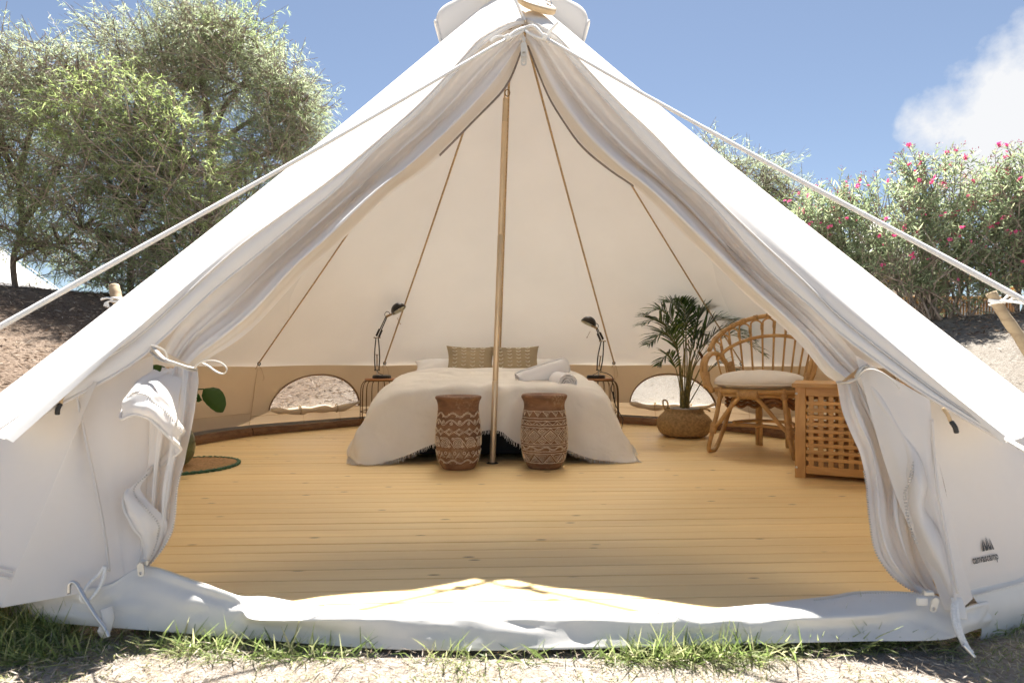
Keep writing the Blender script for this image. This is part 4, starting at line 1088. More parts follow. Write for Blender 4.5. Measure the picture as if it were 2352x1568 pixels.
# ---- desk lamps
def lamp(loc, label, mir, elbow, head, shade_c, shade_dir, lower, sc=1.0):
    """joints in metres in the lamp's own upright plane: x sideways, z up"""
    t = empty('desk_lamp', loc)
    tag(t, label, 'desk lamp', 'black desk lamps on the bedside tables')
    mesh('lamp_base', *lathe([(0, .030), (.078, .030), (.086, .024), (.089, .012), (.087, 0), (0, 0)], 36), M['lamp_black'], t)
    mesh('lamp_post', *tube([V(lower[0], 0, .028), V(lower[0], 0, .085)], .0055, 8), M['steel'], t)
    b = V(lower[0], 0, .075); e = V(elbow[0], 0, elbow[1]); h = V(head[0], 0, head[1])
    d = (e - b).normalized(); n2 = V(d.z, 0, -d.x)
    for s in (-1, 1):
        mesh('lower_arm', *tube(catmull([b + n2 * s * .017, b.lerp(e, .45) + n2 * s * .024, e + n2 * s * .011], 6), .0058, 6), M['lamp_black'], t)
    mesh('lamp_spring', *tube([b.lerp(e, .12) + V(0, -.004, 0), b.lerp(e, .48) + V(0, -.004, 0)], .006, 8), M['brass'], t)
    mesh('arm_bracket', *beam(b.lerp(e, .48) - n2 * .014, b.lerp(e, .48) + n2 * .014, .008, .005), M['brass'], t, False)
    mesh('arm_bracket', *beam(b - n2 * .026, b + n2 * .026, .016, .008), M['lamp_black'], t, False)
    mesh('elbow_knob', *tube([e - V(.032, 0, 0), e - V(.024, 0, 0), e - V(.020, 0, 0), e + V(.020, 0, 0), e + V(.024, 0, 0), e + V(.032, 0, 0)], [.007, .007, .004, .004, .007, .007], 10), M['brass'], t)
    d3 = (h - e).normalized(); n3 = V(d3.z, 0, -d3.x)
    for s in (-1, 1):
        mesh('upper_arm', *tube([e + d3 * .01 + n3 * s * .008, h + n3 * s * .006], .0052, 6), M['lamp_black'], t)
        mesh('lamp_spring', *tube([e + d3 * .012 + n3 * s * .017, e + d3 * .085 + n3 * s * .016], .0065, 8), M['lamp_black'], t)
    sd = V(*shade_dir).normalized(); c = V(shade_c[0], 0, shade_c[1])
    mesh('head_joint', *tube([h - V(0, 0, .012), h, h.lerp(c, .35), h.lerp(c, .62)], [.008, .012, .009, .009], 8), M['brass'], t)
    mesh('cable_loop', *tube(catmull([h + V(-.014 * mir, 0, .004), h + V(-.016 * mir, 0, .028), h + V(.004 * mir, 0, .046), h + V(.026 * mir, 0, .036), h + V(.03 * mir, 0, .012)], 6), .0032, 6), M['black_cord'], t)
    z = sd; x = z.orthogonal().normalized(); y = z.cross(x); Mx = Matrix((x, y, z)).transposed()
    R0 = .076 * sc
    prof = [(0.012, -R0 * .98)] + [(R0 * math.sin(q), -R0 * math.cos(q)) for q in np.linspace(.2, PI / 2, 14)]
    vs, fs = lathe(prof, 36); mesh('lamp_shade', [Mx @ v + c for v in map(Vector, vs)], fs, M['lamp_black'], t)
    prof = [(0.010, -R0 * .93)] + [(R0 * .955 * math.sin(q), -R0 * .955 * math.cos(q)) for q in np.linspace(.2, PI / 2, 14)] + [(R0, 0.0)]
    vs, fs = lathe(prof, 36); mesh('shade_lining', [Mx @ v + c for v in map(Vector, vs)], [tuple(reversed(f)) for f in fs], M['lamp_inner'], t)
    vs, fs = lathe([(0, -.012)] + [(.028 * math.sin(q), -.04 - .028 * math.cos(q) + 0) for q in np.linspace(PI - .3, .5, 10)] + [(.014, -.07)], 16)
    mesh('bulb', [Mx @ v + c for v in map(Vector, vs)], fs, M['bulb'], t)
    k = c - V(0.02 * mir, 0, .066)
    mesh('switch_rod', *tube([k, k + V(.030 * mir, -.01, -.056), k + V(.031 * mir, -.01, -.058), k + V(.034 * mir, -.01, -.064)], [.0022, .0022, .0055, .0055], 6), M['brass'], t)
    mesh('power_cable', *tube(catmull([b + V(.004, -.01, -.005), b + V(.02 * mir, -.02, -.025), b + V(.05 * mir, -.03, -.038), b + V(.062 * mir, -.03, -.041)], 5), .003, 6), M['black_cord'], t)
    return t
K = 5.5e-4
LL = px(877, 866, 5.58); LL.z = .505
lamp(LL, 'black jointed desk lamp left of the bed, its dome turned right', 1, (-.045, .385), (.045, .585), (.165, .640), (.50, -.06, -.80), (-.045, 0))
LR = px(1369, 866, 5.58); LR.z = .505
la = lamp(LR, 'black jointed desk lamp right of the bed, its dome turned left', -1, (.06, .352), (.005, .475), (-.075, .512), (-.42, -.06, -.85), (.026, 0), 1.0)
# cord with its in-line switch, from the right lamp to the floor
cp = [LR + V(.03, -.02, .06), LR + V(.10, -.03, .045), LR + V(.15, -.06, -.0), px(1404, 893, 5.5), px(1409, 908, 5.48), px(1414, 930, 5.46), px(1424, 950, 5.42), px(1431, 962, 5.40), px(1429, 975, 5.36), V(px(1424, 985, 5.3).x, px(1424, 985, 5.3).y, .006), V(px(1424, 985, 5.3).x - .02, px(1424, 985, 5.3).y + .25, .006)]
cp = [p - LR for p in cp]
mesh('power_cord', *tube(catmull(cp, 6), .0042, 6), M['black_cord'], la)
a, b = px(1407.5, 899, 5.48) - LR, px(1410.5, 917, 5.47) - LR
mesh('cord_switch', *tube([a, a.lerp(b, .08), a.lerp(b, .45), a.lerp(b, .55), a.lerp(b, .92), b], [.007, .012, .012, .010, .012, .007], 8, flat=.7), M['black_plastic'], la)

# ---- carved drum stools
def carved_mat():
    m, n, l, p, o = new_mat('carved wood')
    mp = coords(n, l, (1, 1, 1), rnd=True)
    g1 = coords(n, l, (7, 7, 22), rnd=True)
    a = tex_noise(n, l, g1, 1.0, 6, 0.6, 0.5)
    r = ramp(n, [(0.25, (0.10, 0.047, 0.024)), (0.5, (0.21, 0.102, 0.05)), (0.75, (0.31, 0.17, 0.09))]); l.new(a.outputs['Fac'], r.inputs['Fac'])
    w = tex_noise(n, l, mp, 60, 5, 0.7); w2 = tex_noise(n, l, mp, 7, 3, 0.6)
    mu = n.new('ShaderNodeMath'); mu.operation = 'MULTIPLY'; l.new(w.outputs['Fac'], mu.inputs[0]); l.new(w2.outputs['Fac'], mu.inputs[1])
    rw = ramp(n, [(0.27, (0, 0, 0)), (0.43, (0.75, 0.75, 0.75))]); l.new(mu.outputs[0], rw.inputs['Fac'])
    mx = n.new('ShaderNodeMixRGB'); mx.inputs['Color2'].default_value = (0.44, 0.32, 0.20, 1)
    l.new(rw.outputs['Color'], mx.inputs['Fac']); l.new(r.outputs['Color'], mx.inputs['Color1']); l.new(mx.outputs['Color'], p.inputs['Base Color'])
    p.inputs['Roughness'].default_value = 0.75
    bump(n, l, w.outputs['Fac'], 0.35, 0.003, p.inputs['Normal']); return m
M['carved'] = carved_mat()
M['whitewash'] = plain('whitewashed relief', (0.72, 0.62, 0.48), 0.85, 0, 0.22, 70, 0.3, 200)
def prof_r(pts, z):
    for (r0, z0), (r1, z1) in zip(pts, pts[1:]):
        if min(z0, z1) <= z <= max(z0, z1): return lerp(r0, r1, (z - z0) / (z1 - z0) if z1 != z0 else 0)
    return pts[-1][0]
def stool(label, loc, rz, pts, bands, H):
    t = empty('carved_stool', loc, rz)
    tag(t, label, 'stool', 'carved wooden stools at the foot of the bed')
    sm = catmull([(r, z, 0) for r, z in pts], 5)
    prof = [(p.x, p.y) for p in sm]
    top = [(0.0, H - .016), (pts[-1][0] - .055, H - .016), (pts[-1][0] - .035, H - .004)]
    vs, fs = lathe(prof + list(reversed(top)), 56, True); 
    vs = [V(*v) * 1.0 for v in vs]
    for v in vs:
        a = math.atan2(v.y, v.x); k = 1 + .012 * noise.noise(Vector((math.cos(a) * 2, math.sin(a) * 2, v.z * 6))); v.x *= k; v.y *= k
    mesh('stool_body', vs, fs, M['carved'], t)
    def S(x, z, lift=.0025):
        """x = arc length round the drum, z height"""
        r = prof_r(prof, z); a = x / .138 - PI / 2
        k = 1 + .012 * noise.noise(Vector((math.cos(a) * 2, math.sin(a) * 2, z * 6)))
        return V((r * k + lift) * math.cos(a), (r * k + lift) * math.sin(a), z)
    for name, lines, w in bands:
        g = G()
        for ln in lines:
            P = [S(x, z) for x, z in ln]
            if len(P) < 2: continue
            def nrm(i, P=P): q = P[i]; return V(q.x, q.y, 0).normalized()
            # raised flat line: a squashed tube
            g.add(*tube(P, w * .78, 4, flat=1.0))
        g.build(name, M['whitewash'], t, False)
    return t
C = 2 * PI * .138
def wave_(z0, h, n, ph=0, k=12):
    return [(C * i / (n * k), z0 + h / 2 * math.sin(2 * PI * i / k + ph)) for i in range(n * k + 1)]
def spiral(cx, cz, r, turns, a0=0, d=1, n=12):
    N = int(turns * n); return [(cx + r * (1 - i / N * .92) * math.cos(a0 + d * 2 * PI * turns * i / N), cz + r * (1 - i / N * .92) * math.sin(a0 + d * 2 * PI * turns * i / N)) for i in range(N + 1)]
def tri(cx, z0, w, h, up=1, k=1.0):
    zc = z0 + h / 2; s = up
    return [(cx - w / 2 * k, zc - s * h / 2 * k), (cx, zc + s * h / 2 * k), (cx + w / 2 * k, zc - s * h / 2 * k), (cx - w / 2 * k, zc - s * h / 2 * k)]
def trispiral(cx, z0, w, h, up=1, n=3):
    out = []; zc = z0 + h / 2 - up * h * .08
    P0 = [(-w / 2, -h / 2), (0, h / 2), (w / 2, -h / 2)]
    for i in range(n * 3 + 1):
        k = 1 - i / (n * 3) * .88; x, z = P0[i % 3]; out.append((cx + x * k, zc + up * z * k))
    return out
def diamond(cx, cz, w, h): return [(cx - w / 2, cz), (cx, cz + h / 2), (cx + w / 2, cz), (cx, cz - h / 2), (cx - w / 2, cz)]
def dspiral(cx, cz, w, h, n=3):
    out = []
    for i in range(n * 4 + 1):
        k = 1 - i / (n * 4) * .9; a = PI - i * PI / 2; out.append((cx + w / 2 * k * math.cos(a), cz + h / 2 * k * math.sin(a)))
    return out
def hline(z, n=40, wob=.001): return [(C * i / n, z + wob * math.sin(i * 1.7)) for i in range(n + 1)]
def circle(cx, cz, r, n=10): return [(cx + r * math.cos(2 * PI * i / n), cz + r * math.sin(2 * PI * i / n)) for i in range(n + 1)]
u_ = 3.55e-4     # metres per pixel of the close-up
zc_ = lambda y: (1432 - y) * u_
dots = lambda n, z, h, up: [[(C * (i + .5) / n - .004, z), (C * (i + .5) / n, z + up * h), (C * (i + .5) / n + .004, z)] for i in range(n)]
b1 = [('wave_band', [wave_(zc_(472), .024, 9), wave_(zc_(472) + .007, .024, 9)] + dots(9, zc_(505), .010, 1) + [[(x + C / 18, z) for x, z in d] for d in dots(9, zc_(440), .010, -1)], .0022),
      ('scroll_band', [wave_(zc_(598), .030, 8), wave_(zc_(598) + .0075, .026, 8)] + [spiral(C * (i + .25) / 8, zc_(598) - .004, .0115, 1.8, PI / 2, -1) for i in range(8)] + [spiral(C * (i + .75) / 8, zc_(598) + .006, .0115, 1.8, -PI / 2, -1) for i in range(8)], .0022),
      ('diamond_band', [diamond(C * (i + .5) / 14, zc_(750), C / 14 * .98, .040) for i in range(14)] + [diamond(C * (i + .5) / 14, zc_(750), C / 14 * .6, .025) for i in range(14)] + dots(14, zc_(690), .008, -1) + dots(14, zc_(812), .008, 1), .0024),
      ('spiral_band', [spiral(C * (i + .5) / 11, zc_(935), .033, 3.4, PI * .8, -1, 16) for i in range(11)] + [[(C * (i + .98) / 11 - .024, zc_(935) + .030), (C * (i + .98) / 11 + .0, zc_(935)), (C * (i + .98) / 11 + .022, zc_(935) - .031)] for i in range(11)] + [spiral(C * (i + 1.13) / 11, zc_(868), .009, 1.4) for i in range(11)] + [spiral(C * (i + .85) / 11, zc_(1003), .009, 1.4) for i in range(11)], .0025),
      ('triangle_band', [trispiral(C * (i + .5) / 15, zc_(1193), C / 15 * .88, .041, 1, 2) for i in range(15)] + [circle(C * (i + 1) / 15, zc_(1112), .0085) for i in range(15)], .0023),
      ('wave_band', [wave_(zc_(1272), .020, 9), wave_(zc_(1272) + .006, .020, 9)] + dots(9, zc_(1300), .008, 1), .0022)]
p1 = [(.094, .0), (.102, .006), (.120, .040), (.134, .085), (.141, .140), (.1425, .200), (.140, .255), (.134, .305), (.129, .350), (.1285, .390), (.134, .420), (.1425, .436), (.1455, .443), (.142, .452), (.132, .455)]
SL = px(1053, 1076, 3.70)
stool('carved drum stool left of the pole, ringed with spirals and waves', (SL.x, SL.y, 0), R_(20), p1, b1, .455)
b2 = [('triangle_band', [hline(zc_(405)), hline(zc_(523))] + [trispiral(C * (i + .5) / 15, zc_(512), C / 15 * .88, .034, -1, 2) for i in range(15)], .0022),
      ('zigzag_band', [hline(zc_(568)), hline(zc_(640))] + [[(C * i / 28, zc_(604) + (.011 if i % 2 else -.011)) for i in range(29)]] + dots(14, zc_(634), .009, 1), .0021),
      ('diamond_band', [hline(zc_(682)), hline(zc_(965))]
       + [diamond(C * (i + .5) / 9, zc_(823), C / 9 * k, .094 * k) for i in range(9) for k in (1.0, .70)]
       + [dspiral(C * (i + .5) / 9, zc_(823), C / 9 * .66, .062, 3) for i in range(0, 9, 2)]
       + [circle(C * (i + .5) / 9, zc_(823), .008) for i in range(1, 9, 2)] + [[(C * (i + .5) / 9 + .013 * math.cos(a), zc_(823) + .013 * math.sin(a)), (C * (i + .5) / 9 + .019 * math.cos(a), zc_(823) + .019 * math.sin(a))] for i in range(1, 9, 2) for a in np.linspace(0, 2 * PI, 8, endpoint=False)]
       + [diamond(C * i / 9, zc_(823) + s * .030, .046, .042) for i in range(9) for s in (-1, 1)]
       + [[(C * i / 9 + dx - .006, zc_(823) + s * .030 + dz), (C * i / 9 + dx + .006, zc_(823) + s * .030 + dz)] for i in range(9) for s in (-1, 1) for dx, dz in ((0, .008), (0, -.008), (.008, 0), (-.008, 0))], .0023),
      ('wave_band', [hline(zc_(1000)), hline(zc_(1092)), wave_(zc_(1046), .018, 10), wave_(zc_(1046) + .006, .018, 10)] + dots(10, zc_(1085), .008, 1), .0021),
      ('triangle_band', [hline(zc_(1133)), hline(zc_(1300))] + [trispiral(C * (i + .5) / 9, zc_(1294), C / 9 * .92, .052, 1, 3) for i in range(9)] + [trispiral(C * (i + 1) / 9, zc_(1294), C / 9 * .92, .052, -1, 3) for i in range(9)], .0022)]
p2 = [(.094, .0), (.104, .006), (.124, .045), (.139, .095), (.1465, .150), (.148, .205), (.1455, .262), (.139, .315), (.1315, .355), (.1275, .392), (.1315, .418), (.141, .438), (.1445, .450), (.140, .461), (.130, .465)]
SR = px(1250, 1074, 3.72)
stool('carved drum stool right of the pole, banded with diamonds and triangles', (SR.x, SR.y, 0), R_(-8), p2, b2, .465)
# ---- seagrass basket with the potted palm in it
BK = px(1571, 985, 5.22)
bk = empty('seagrass_basket', (BK.x, BK.y, 0))
tag(bk, 'round seagrass belly basket holding the potted palm', 'basket')
bp_ = [(.02, .004), (.15, .006), (.20, .03), (.228, .075), (.236, .115), (.231, .150), (.205, .185), (.175, .212), (.163, .232), (.160, .246), (.152, .246), (.150, .215)]
sm = [(p.x, p.y) for p in catmull([(r, z, 0) for r, z in bp_], 5)]
vs, fs = lathe(sm, 96, True); vs = [V(*v) for v in vs]
for i, v in enumerate(vs):
    ring, k = divmod(i, 96)
    w = .0045 * math.sin(k * 2 * PI / 96 * 24 + (ring % 2) * PI) + .003 * noise.noise(v * 60)
    r = math.hypot(v.x, v.y)
    if r > .1: v.x *= 1 + w / r; v.y *= 1 + w / r
mesh('basket_body', vs, fs, M['seagrass'], bk)
for s, ro in ((-1, 0.15), (1, -.1)):
    c = V(s * .150, -.02 * s, .235)
    P = [c + V(s * .008 * 0, .0, 0), c + V(-s * .012, -.006, .035), c + V(s * .0, -.008, .078), c + V(s * .028, -.004, .085), c + V(s * .030, 0, .045), c + V(s * .012, 0, .0)] if s < 0 else [c + V(-.05, 0, 0), c + V(-.02, -.02, .012), c + V(.02, -.03, .012), c + V(.05, -.03, .004), c + V(.07, -.01, -.01)]
    Q = catmull(P, 7)
    mesh('basket_handle', *tube(Q, [.0075 + .002 * math.sin(i * 2.0) for i in range(len(Q))], 7), M['seagrass'], bk)
palm = empty('potted_palm', (BK.x + .005, BK.y, 0.012))
tag(palm, 'leafy green palm in a nursery pot beside the rattan chair', 'potted plant')
mesh('nursery_pot', *lathe([(.09, .01), (.125, .235), (.128, .243), (.122, .243), (.120, .232), (.0, .225)], 32, True), M['pot'], palm)
mesh('potting_soil', *lathe([(0, .229), (.119, .226)], 24), M['soil'], palm)
lrng = random.Random(21)
def frond(pts, nl, ll, name='frond', bare=.42, droop=.5, w=.013, spread=1.0, mat='palm'):
    """stalk through pts (palm's own space) with paired leaflets on its upper part"""
    Q = catmull([V(*p) for p in pts], 10); n = len(Q)
    g = G(); g.add(*tube(Q, [lerp(.0062, .0016, i / (n - 1)) for i in range(n)], 5))
    st = g.build(name, M['stem'], palm)
    gl = G()
    side0 = None
    for k in range(nl):
        q = bare + (1 - bare) * (k + .5) / nl; i = min(int(q * (n - 1)), n - 2)
        p = Q[i].lerp(Q[i + 1], q * (n - 1) - i); T = (Q[i + 1] - Q[i]).normalized()
        S = T.cross(V(0, 0, 1)); S = S.normalized() if S.length > .1 else V(1, 0, 0)
        U = S.cross(T).normalized()
        e = math.sin(PI * min(1, .18 + .80 * (k + .5) / nl)) ** .6
        for s in (-1, 1):
            L = ll * e * lrng.uniform(.85, 1.12)
            D = (T * lrng.uniform(.55, .85) + S * s * lrng.uniform(.6, .85) * spread + U * lrng.uniform(.05, .35)).normalized()
            a = p; m1 = a + D * L * .35; m2 = a + D * L * .7 + V(0, 0, -droop * L * .10); t = a + D * L + V(0, 0, -droop * L * .34)
            wv = D.cross(U); wv = (wv + U * lrng.uniform(-.3, .3)).normalized()
            b = len(gl.v)
            gl.v += [a - wv * w * .2, a + wv * w * .2, m1 - wv * w * .5, m1 + wv * w * .5, m2 - wv * w * .42, m2 + wv * w * .42, t]
            gl.f += [(b, b + 1, b + 3, b + 2), (b + 2, b + 3, b + 5, b + 4), (b + 4, b + 5, b + 6)]
    gl.build('leaflets', M[mat], st, False, 'stuff')
kk = 5.22 / FPX
def pf(u, v, dy=0.0):
    """palm space point seen at u, v, dy behind the pot"""
    p = px(u, v, 5.22 + dy); return (p.x - palm.location.x, p.y - palm.location.y, p.z - palm.location.z)
b0 = lambda du, dy: (du, dy, .24)
FR_ = [
 ([b0(-.02, 0), pf(1562, 850, -.05), pf(1545, 770, -.12), pf(1512, 735, -.18), pf(1478, 745, -.22)], 17, .24),
 ([b0(-.03, .02), pf(1560, 840, 0), pf(1548, 750, -.03), pf(1520, 712, -.05), pf(1482, 722, -.08)], 17, .22),
 ([b0(-.01, -.03), pf(1565, 850, -.1), pf(1550, 790, -.2), pf(1525, 765, -.28), pf(1490, 790, -.34)], 15, .22),
 ([b0(0, 0), pf(1572, 830, .0), pf(1565, 745, .0), pf(1548, 700, .0), pf(1530, 695, .0)], 17, .20),
 ([b0(.01, .03), pf(1578, 840, .05), pf(1575, 760, .06), pf(1572, 715, .05), pf(1562, 690, .03)], 16, .19),
 ([b0(.02, 0), pf(1582, 840, 0), pf(1595, 760, .02), pf(1612, 712, .03), pf(1630, 690, .05)], 16, .21),
 ([b0(.03, .03), pf(1588, 840, .0), pf(1610, 775, -.02), pf(1640, 738, -.05), pf(1690, 735, -.08)], 18, .23),
 ([b0(.04, .02), pf(1592, 850, .0), pf(1625, 785, -.05), pf(1672, 752, -.12), pf(1735, 782, -.18)], 19, .23),
 ([b0(.03, .05), pf(1592, 850, .02), pf(1630, 800, -.02), pf(1685, 770, -.08), pf(1758, 818, -.12)], 18, .22),
 ([b0(-.03, -.02), pf(1560, 880, -.06), pf(1548, 835, -.12), pf(1532, 815, -.16), pf(1512, 838, -.2)], 11, .15),
 ([b0(-.01, .04), pf(1566, 860, .08), pf(1552, 800, .12), pf(1530, 770, .14), pf(1500, 775, .16)], 14, .20),
 ([b0(.02, -.03), pf(1585, 870, -.08), pf(1602, 815, -.12), pf(1622, 790, -.15), pf(1650, 812, -.18)], 12, .17),
 ([b0(.0, .0), pf(1574, 800, .02), pf(1578, 740, .02), pf(1585, 715, .02), pf(1592, 690, .02)], 9, .16),
 ([b0(.04, .06), pf(1598, 900, .0), pf(1630, 850, -.05), pf(1665, 835, -.1), pf(1705, 872, -.12)], 12, .18),
 ([b0(.02, .02), pf(1580, 860, 0), pf(1590, 800, .0), pf(1602, 770, .0), pf(1620, 770, .0)], 13, .18),
]
for pts, nl, ll in FR_: frond(pts, int(nl * 1.5), ll * 1.05, w=.0165)
for (pts, n) in (([b0(.01, -.02), pf(1578, 880, -.04), pf(1588, 830, -.06), pf(1600, 800, -.06)], 0), ([b0(-.02, -.03), pf(1566, 900, -.06), pf(1568, 850, -.08), pf(1572, 800, -.1)], 0), ([b0(.03, -.01), pf(1584, 900, -.02), pf(1606, 850, -.03), pf(1622, 815, -.04)], 0), ([b0(0.02, 0.01), pf(1580, 900, .02), pf(1585, 830, .02), pf(1580, 780, .02)], 0)):
    mesh('palm_cane', *tube(catmull([V(*p) for p in pts], 6), [lerp(.009, .004, i / 18) for i in range(19)], 6), M['stem'], palm)
# two long upright spear leaves and a withered one
for pts in ([pf(1600, 800, .02), pf(1618, 740, .02), pf(1634, 692, .03)], [pf(1592, 800, 0), pf(1602, 740, 0), pf(1606, 700, 0)], [pf(1608, 800, .02), pf(1622, 735, .03), pf(1626, 690, .04)]):
    mesh('spear_leaf', *ribbon(catmull([V(*p) for p in pts], 6), .018, V(.3, -1, 0)), M['palm'], palm)
mesh('withered_leaf', *ribbon(catmull([V(*pf(1604, 806, -.02)), V(*pf(1612, 818, -.04)), V(*pf(1616, 838, -.05)), V(*pf(1618, 860, -.05))], 5), .03, V(.4, -1, 0)), M['dry_leaf'], palm)

# ---- rattan chair
ch = empty('rattan_chair', (1.84, .47, 0), 0)
tag(ch, 'rattan armchair with looped open back beside the palm', 'chair')
BX = V(.78, -.626, 0); BY = V(.626, .78, 0)
def cl(x, y, z): q = BX * x + BY * y; return V(q.x, q.y, z)
ctube = lambda name, P, r, mat='rattan', sides=8, k=6: mesh(name, *tube(catmull([cl(*p) for p in P], k), r, sides), M[mat], ch)
SRX, SRY, SZ = .325, .315, .455
def ringp(f, z=SZ, kx=1.0, off=0.0):
    """seat ring: f degrees, 0 = back, 90 = right, 180 = front"""
    a = R_(f); return (SRX * kx * math.sin(a), off + SRY * kx * math.cos(a), z)
ctube('seat_ring', [ringp(f) for f in range(0, 361, 20)], .0175)
ctube('seat_ring', [ringp(f, SZ - .028, .97) for f in range(0, 361, 20)], .012)
# woven seat under the cushion
for k in range(11):
    y = -.27 + k * .054; w = SRX * math.sqrt(max(0, 1 - (y / SRY) ** 2))
    ctube('seat_cane', [(-w, y, SZ - .005), (0, y, SZ - .02), (w, y, SZ - .005)], .007, 'rattan', 5, 4)
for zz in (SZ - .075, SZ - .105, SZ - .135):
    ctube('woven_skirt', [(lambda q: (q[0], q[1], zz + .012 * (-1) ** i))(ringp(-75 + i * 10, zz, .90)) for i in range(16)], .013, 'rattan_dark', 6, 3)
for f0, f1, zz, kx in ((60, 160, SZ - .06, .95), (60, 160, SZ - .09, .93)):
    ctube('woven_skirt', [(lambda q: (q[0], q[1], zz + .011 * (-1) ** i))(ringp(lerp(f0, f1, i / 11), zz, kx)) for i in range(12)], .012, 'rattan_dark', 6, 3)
# arms and back hoop
for s in (-1, 1):
    for o_ in (0, .026):
        P = [(s * (.285 + o_ * .4), -.20 + o_ * .2, .44), (s * (.345 + o_), -.175, .55), (s * (.365 + o_), -.13, .66), (s * (.355 + o_ * .8), -.03, .725), (s * (.335 + o_ * .5), .09, .715), (s * (.30 + o_ * .3), .18, .63), (s * (.275), .20, .54), (s * .262, .20, .46)]
        ctube('arm', P, .0165)
def hoopp(f, k=1.0):
    a = R_(f); return (.395 * k * math.sin(a), .03 + .335 * k * math.cos(a), .715 + .315 * max(0, math.cos(a * .93)) ** .85)
ctube('back_hoop', [hoopp(f) for f in range(-92, 93, 12)], .0185, k=5)
def midp(f):
    a = R_(f); return (.345 * math.sin(a), .02 + .318 * math.cos(a), .655 + .215 * max(0, math.cos(a)) ** .9)
ctube('back_rail', [midp(f) for f in range(-84, 85, 12)], .0145, k=5)
NLOOP = 12
for i in range(NLOOP):
    f = -82 + 164 * (i + .5) / NLOOP; df = 164 / NLOOP
    h = hoopp(f, .985); m_ = midp(f)
    def at(fd, z, kk=1.0):
        # between seat ring and hoop on the leaning back surface
        h0 = hoopp(f + fd, .985); r0 = ringp(f * .93 + fd * .55, SZ + .02, .93)
        q = (z - r0[2]) / max(.05, h0[2] - r0[2]); return (lerp(r0[0], h0[0], q), lerp(r0[1], h0[1], q), z)
    zt = h[2] - .022; zs = zt - .055; z0 = SZ + .005
    P = [at(-df * .78, z0), at(-df * .62, lerp(z0, zs, .5)), at(-df * .47, zs), at(-df * .36, zt - .015), at(0, zt), at(df * .36, zt - .015), at(df * .47, zs), at(df * .62, lerp(z0, zs, .5)), at(df * .78, z0)]
    ctube('back_loop', P, .0072, 'rattan', 6, 5)
    # lashing where neighbouring loops touch, and where the loop meets the hoop
    if i < NLOOP - 1:
        a_, b_ = at(df * .5, zs - .02), at(df * .5, zs + .02); mesh('lashing', *tube([cl(*a_), cl(*b_)], .0125, 7), M['binding'], ch)
    hA, hB = hoopp(f - 2.4), hoopp(f + 2.4); mesh('lashing', *tube([cl(*hA), cl(*hB)], .0225, 8), M['binding'], ch)
# legs
def legs(s):
    ctube('front_leg', [(s * .215, -.235, .445), (s * .235, -.255, .30), (s * .262, -.278, .15), (s * .285, -.285, .05), (s * .288, -.255, .012), (s * .275, -.18, .02), (s * .262, -.07, .13), (s * .245, .04, .29), (s * .225, .12, .40), (s * .20, .16, .44)], .0165)
    ctube('front_brace', [(s * .02, -.315, .425), (s * .06, -.318, .410), (s * .12, -.305, .345), (s * .20, -.285, .24), (s * .252, -.275, .185)], .0145)
    ctube('rear_leg', [(s * .10, .25, .44), (s * .115, .31, .26), (s * .125, .345, .10), (s * .128, .355, .0)], .0165)
    ctube('rear_leg', [(s * .04, .22, .43), (s * .085, .285, .36), (s * .095, .325, .18), (s * .098, .345, .0)], .0145)
    # wrapped joints
    for a_, b_, r in (((s * .205, -.232, .475), (s * .222, -.242, .405), .023), ((s * .250, -.268, .225), (s * .262, -.276, .145), .0245), ((s * .338, -.178, .47), (s * .36, -.155, .585), .030), ((s * .305, .185, .66), (s * .280, .20, .58), .031)):
        n = 9; mesh('lashing', *tube([cl(*(lerp(a_[k], b_[k], i / n) for k in range(3))) for i in range(n + 1)], [r * (1 + .07 * (i % 2)) for i in range(n + 1)], 10), M['binding'], ch)
for s in (-1, 1): legs(s)
n = 10
mesh('lashing', *tube([cl(lerp(-.07, .07, i / n), -.312, .436) for i in range(n + 1)], [.0325 * (1 + .06 * (i % 2)) for i in range(n + 1)], 10), M['binding'], ch)
ctube('stretcher', [(-.25, -.02, .185), (0, .0, .192), (.25, -.03, .185)], .0135)
ctube('stretcher', [(-.22, .06, .20), (-.12, .30, .20), (.12, .30, .20), (.22, .06, .20)], .0135)
ctube('stretcher', [(.26, -.25, .19), (.27, -.02, .18), (.24, .15, .18)], .0135)
# seat cushion
cu_ = empty('seat_cushion', tuple(V(1.84, .47, 0) + cl(0, -.02, .515)))
tag(cu_, 'round cream seat cushion lying on the rattan armchair', 'cushion')
vs = []; fs = []; NR, NA2 = 16, 64
for side in (1, -1):
    o0 = len(vs)
    for j in range(NR + 1):
        q = math.sin(j / NR * PI / 2)
        for k in range(NA2):
            a = 2 * PI * k / NA2; R0 = .318 + .006 * math.sin(5 * a)
            th = (.088 if side > 0 else .062) * (1 - q ** 2.6) ** .55
            puck = .011 * math.sin(a * 17 + 2 * math.sin(a * 3)) * q ** 6 * (1 - q) * 6 + .007 * noise.noise(Vector((math.cos(a) * q * 4, math.sin(a) * q * 4, side * 3)))
            vs.append(V(R0 * q * math.cos(a), R0 * q * .97 * math.sin(a), side * (th + puck * (1 if q < .99 else 0))))
    for j in range(NR):
        for k in range(NA2):
            l = (k + 1) % NA2; f = (o0 + j * NA2 + k, o0 + (j + 1) * NA2 + k, o0 + (j + 1) * NA2 + l, o0 + j * NA2 + l)
            fs.append(f if side > 0 else tuple(reversed(f)))
M['cushion'] = cloth('cream cushion', (0.74, 0.69, 0.62), None, 0, 400, .12, .35, .03, 8)
mesh('cushion_cover', vs, fs, M['cushion'], cu_)
mesh('cushion_piping', *tube([V(.320 * math.cos(a), .310 * math.sin(a), -.012) for a in np.linspace(0, 2 * PI, 48, endpoint=False)], .006, 6, True), M['cushion'], cu_)

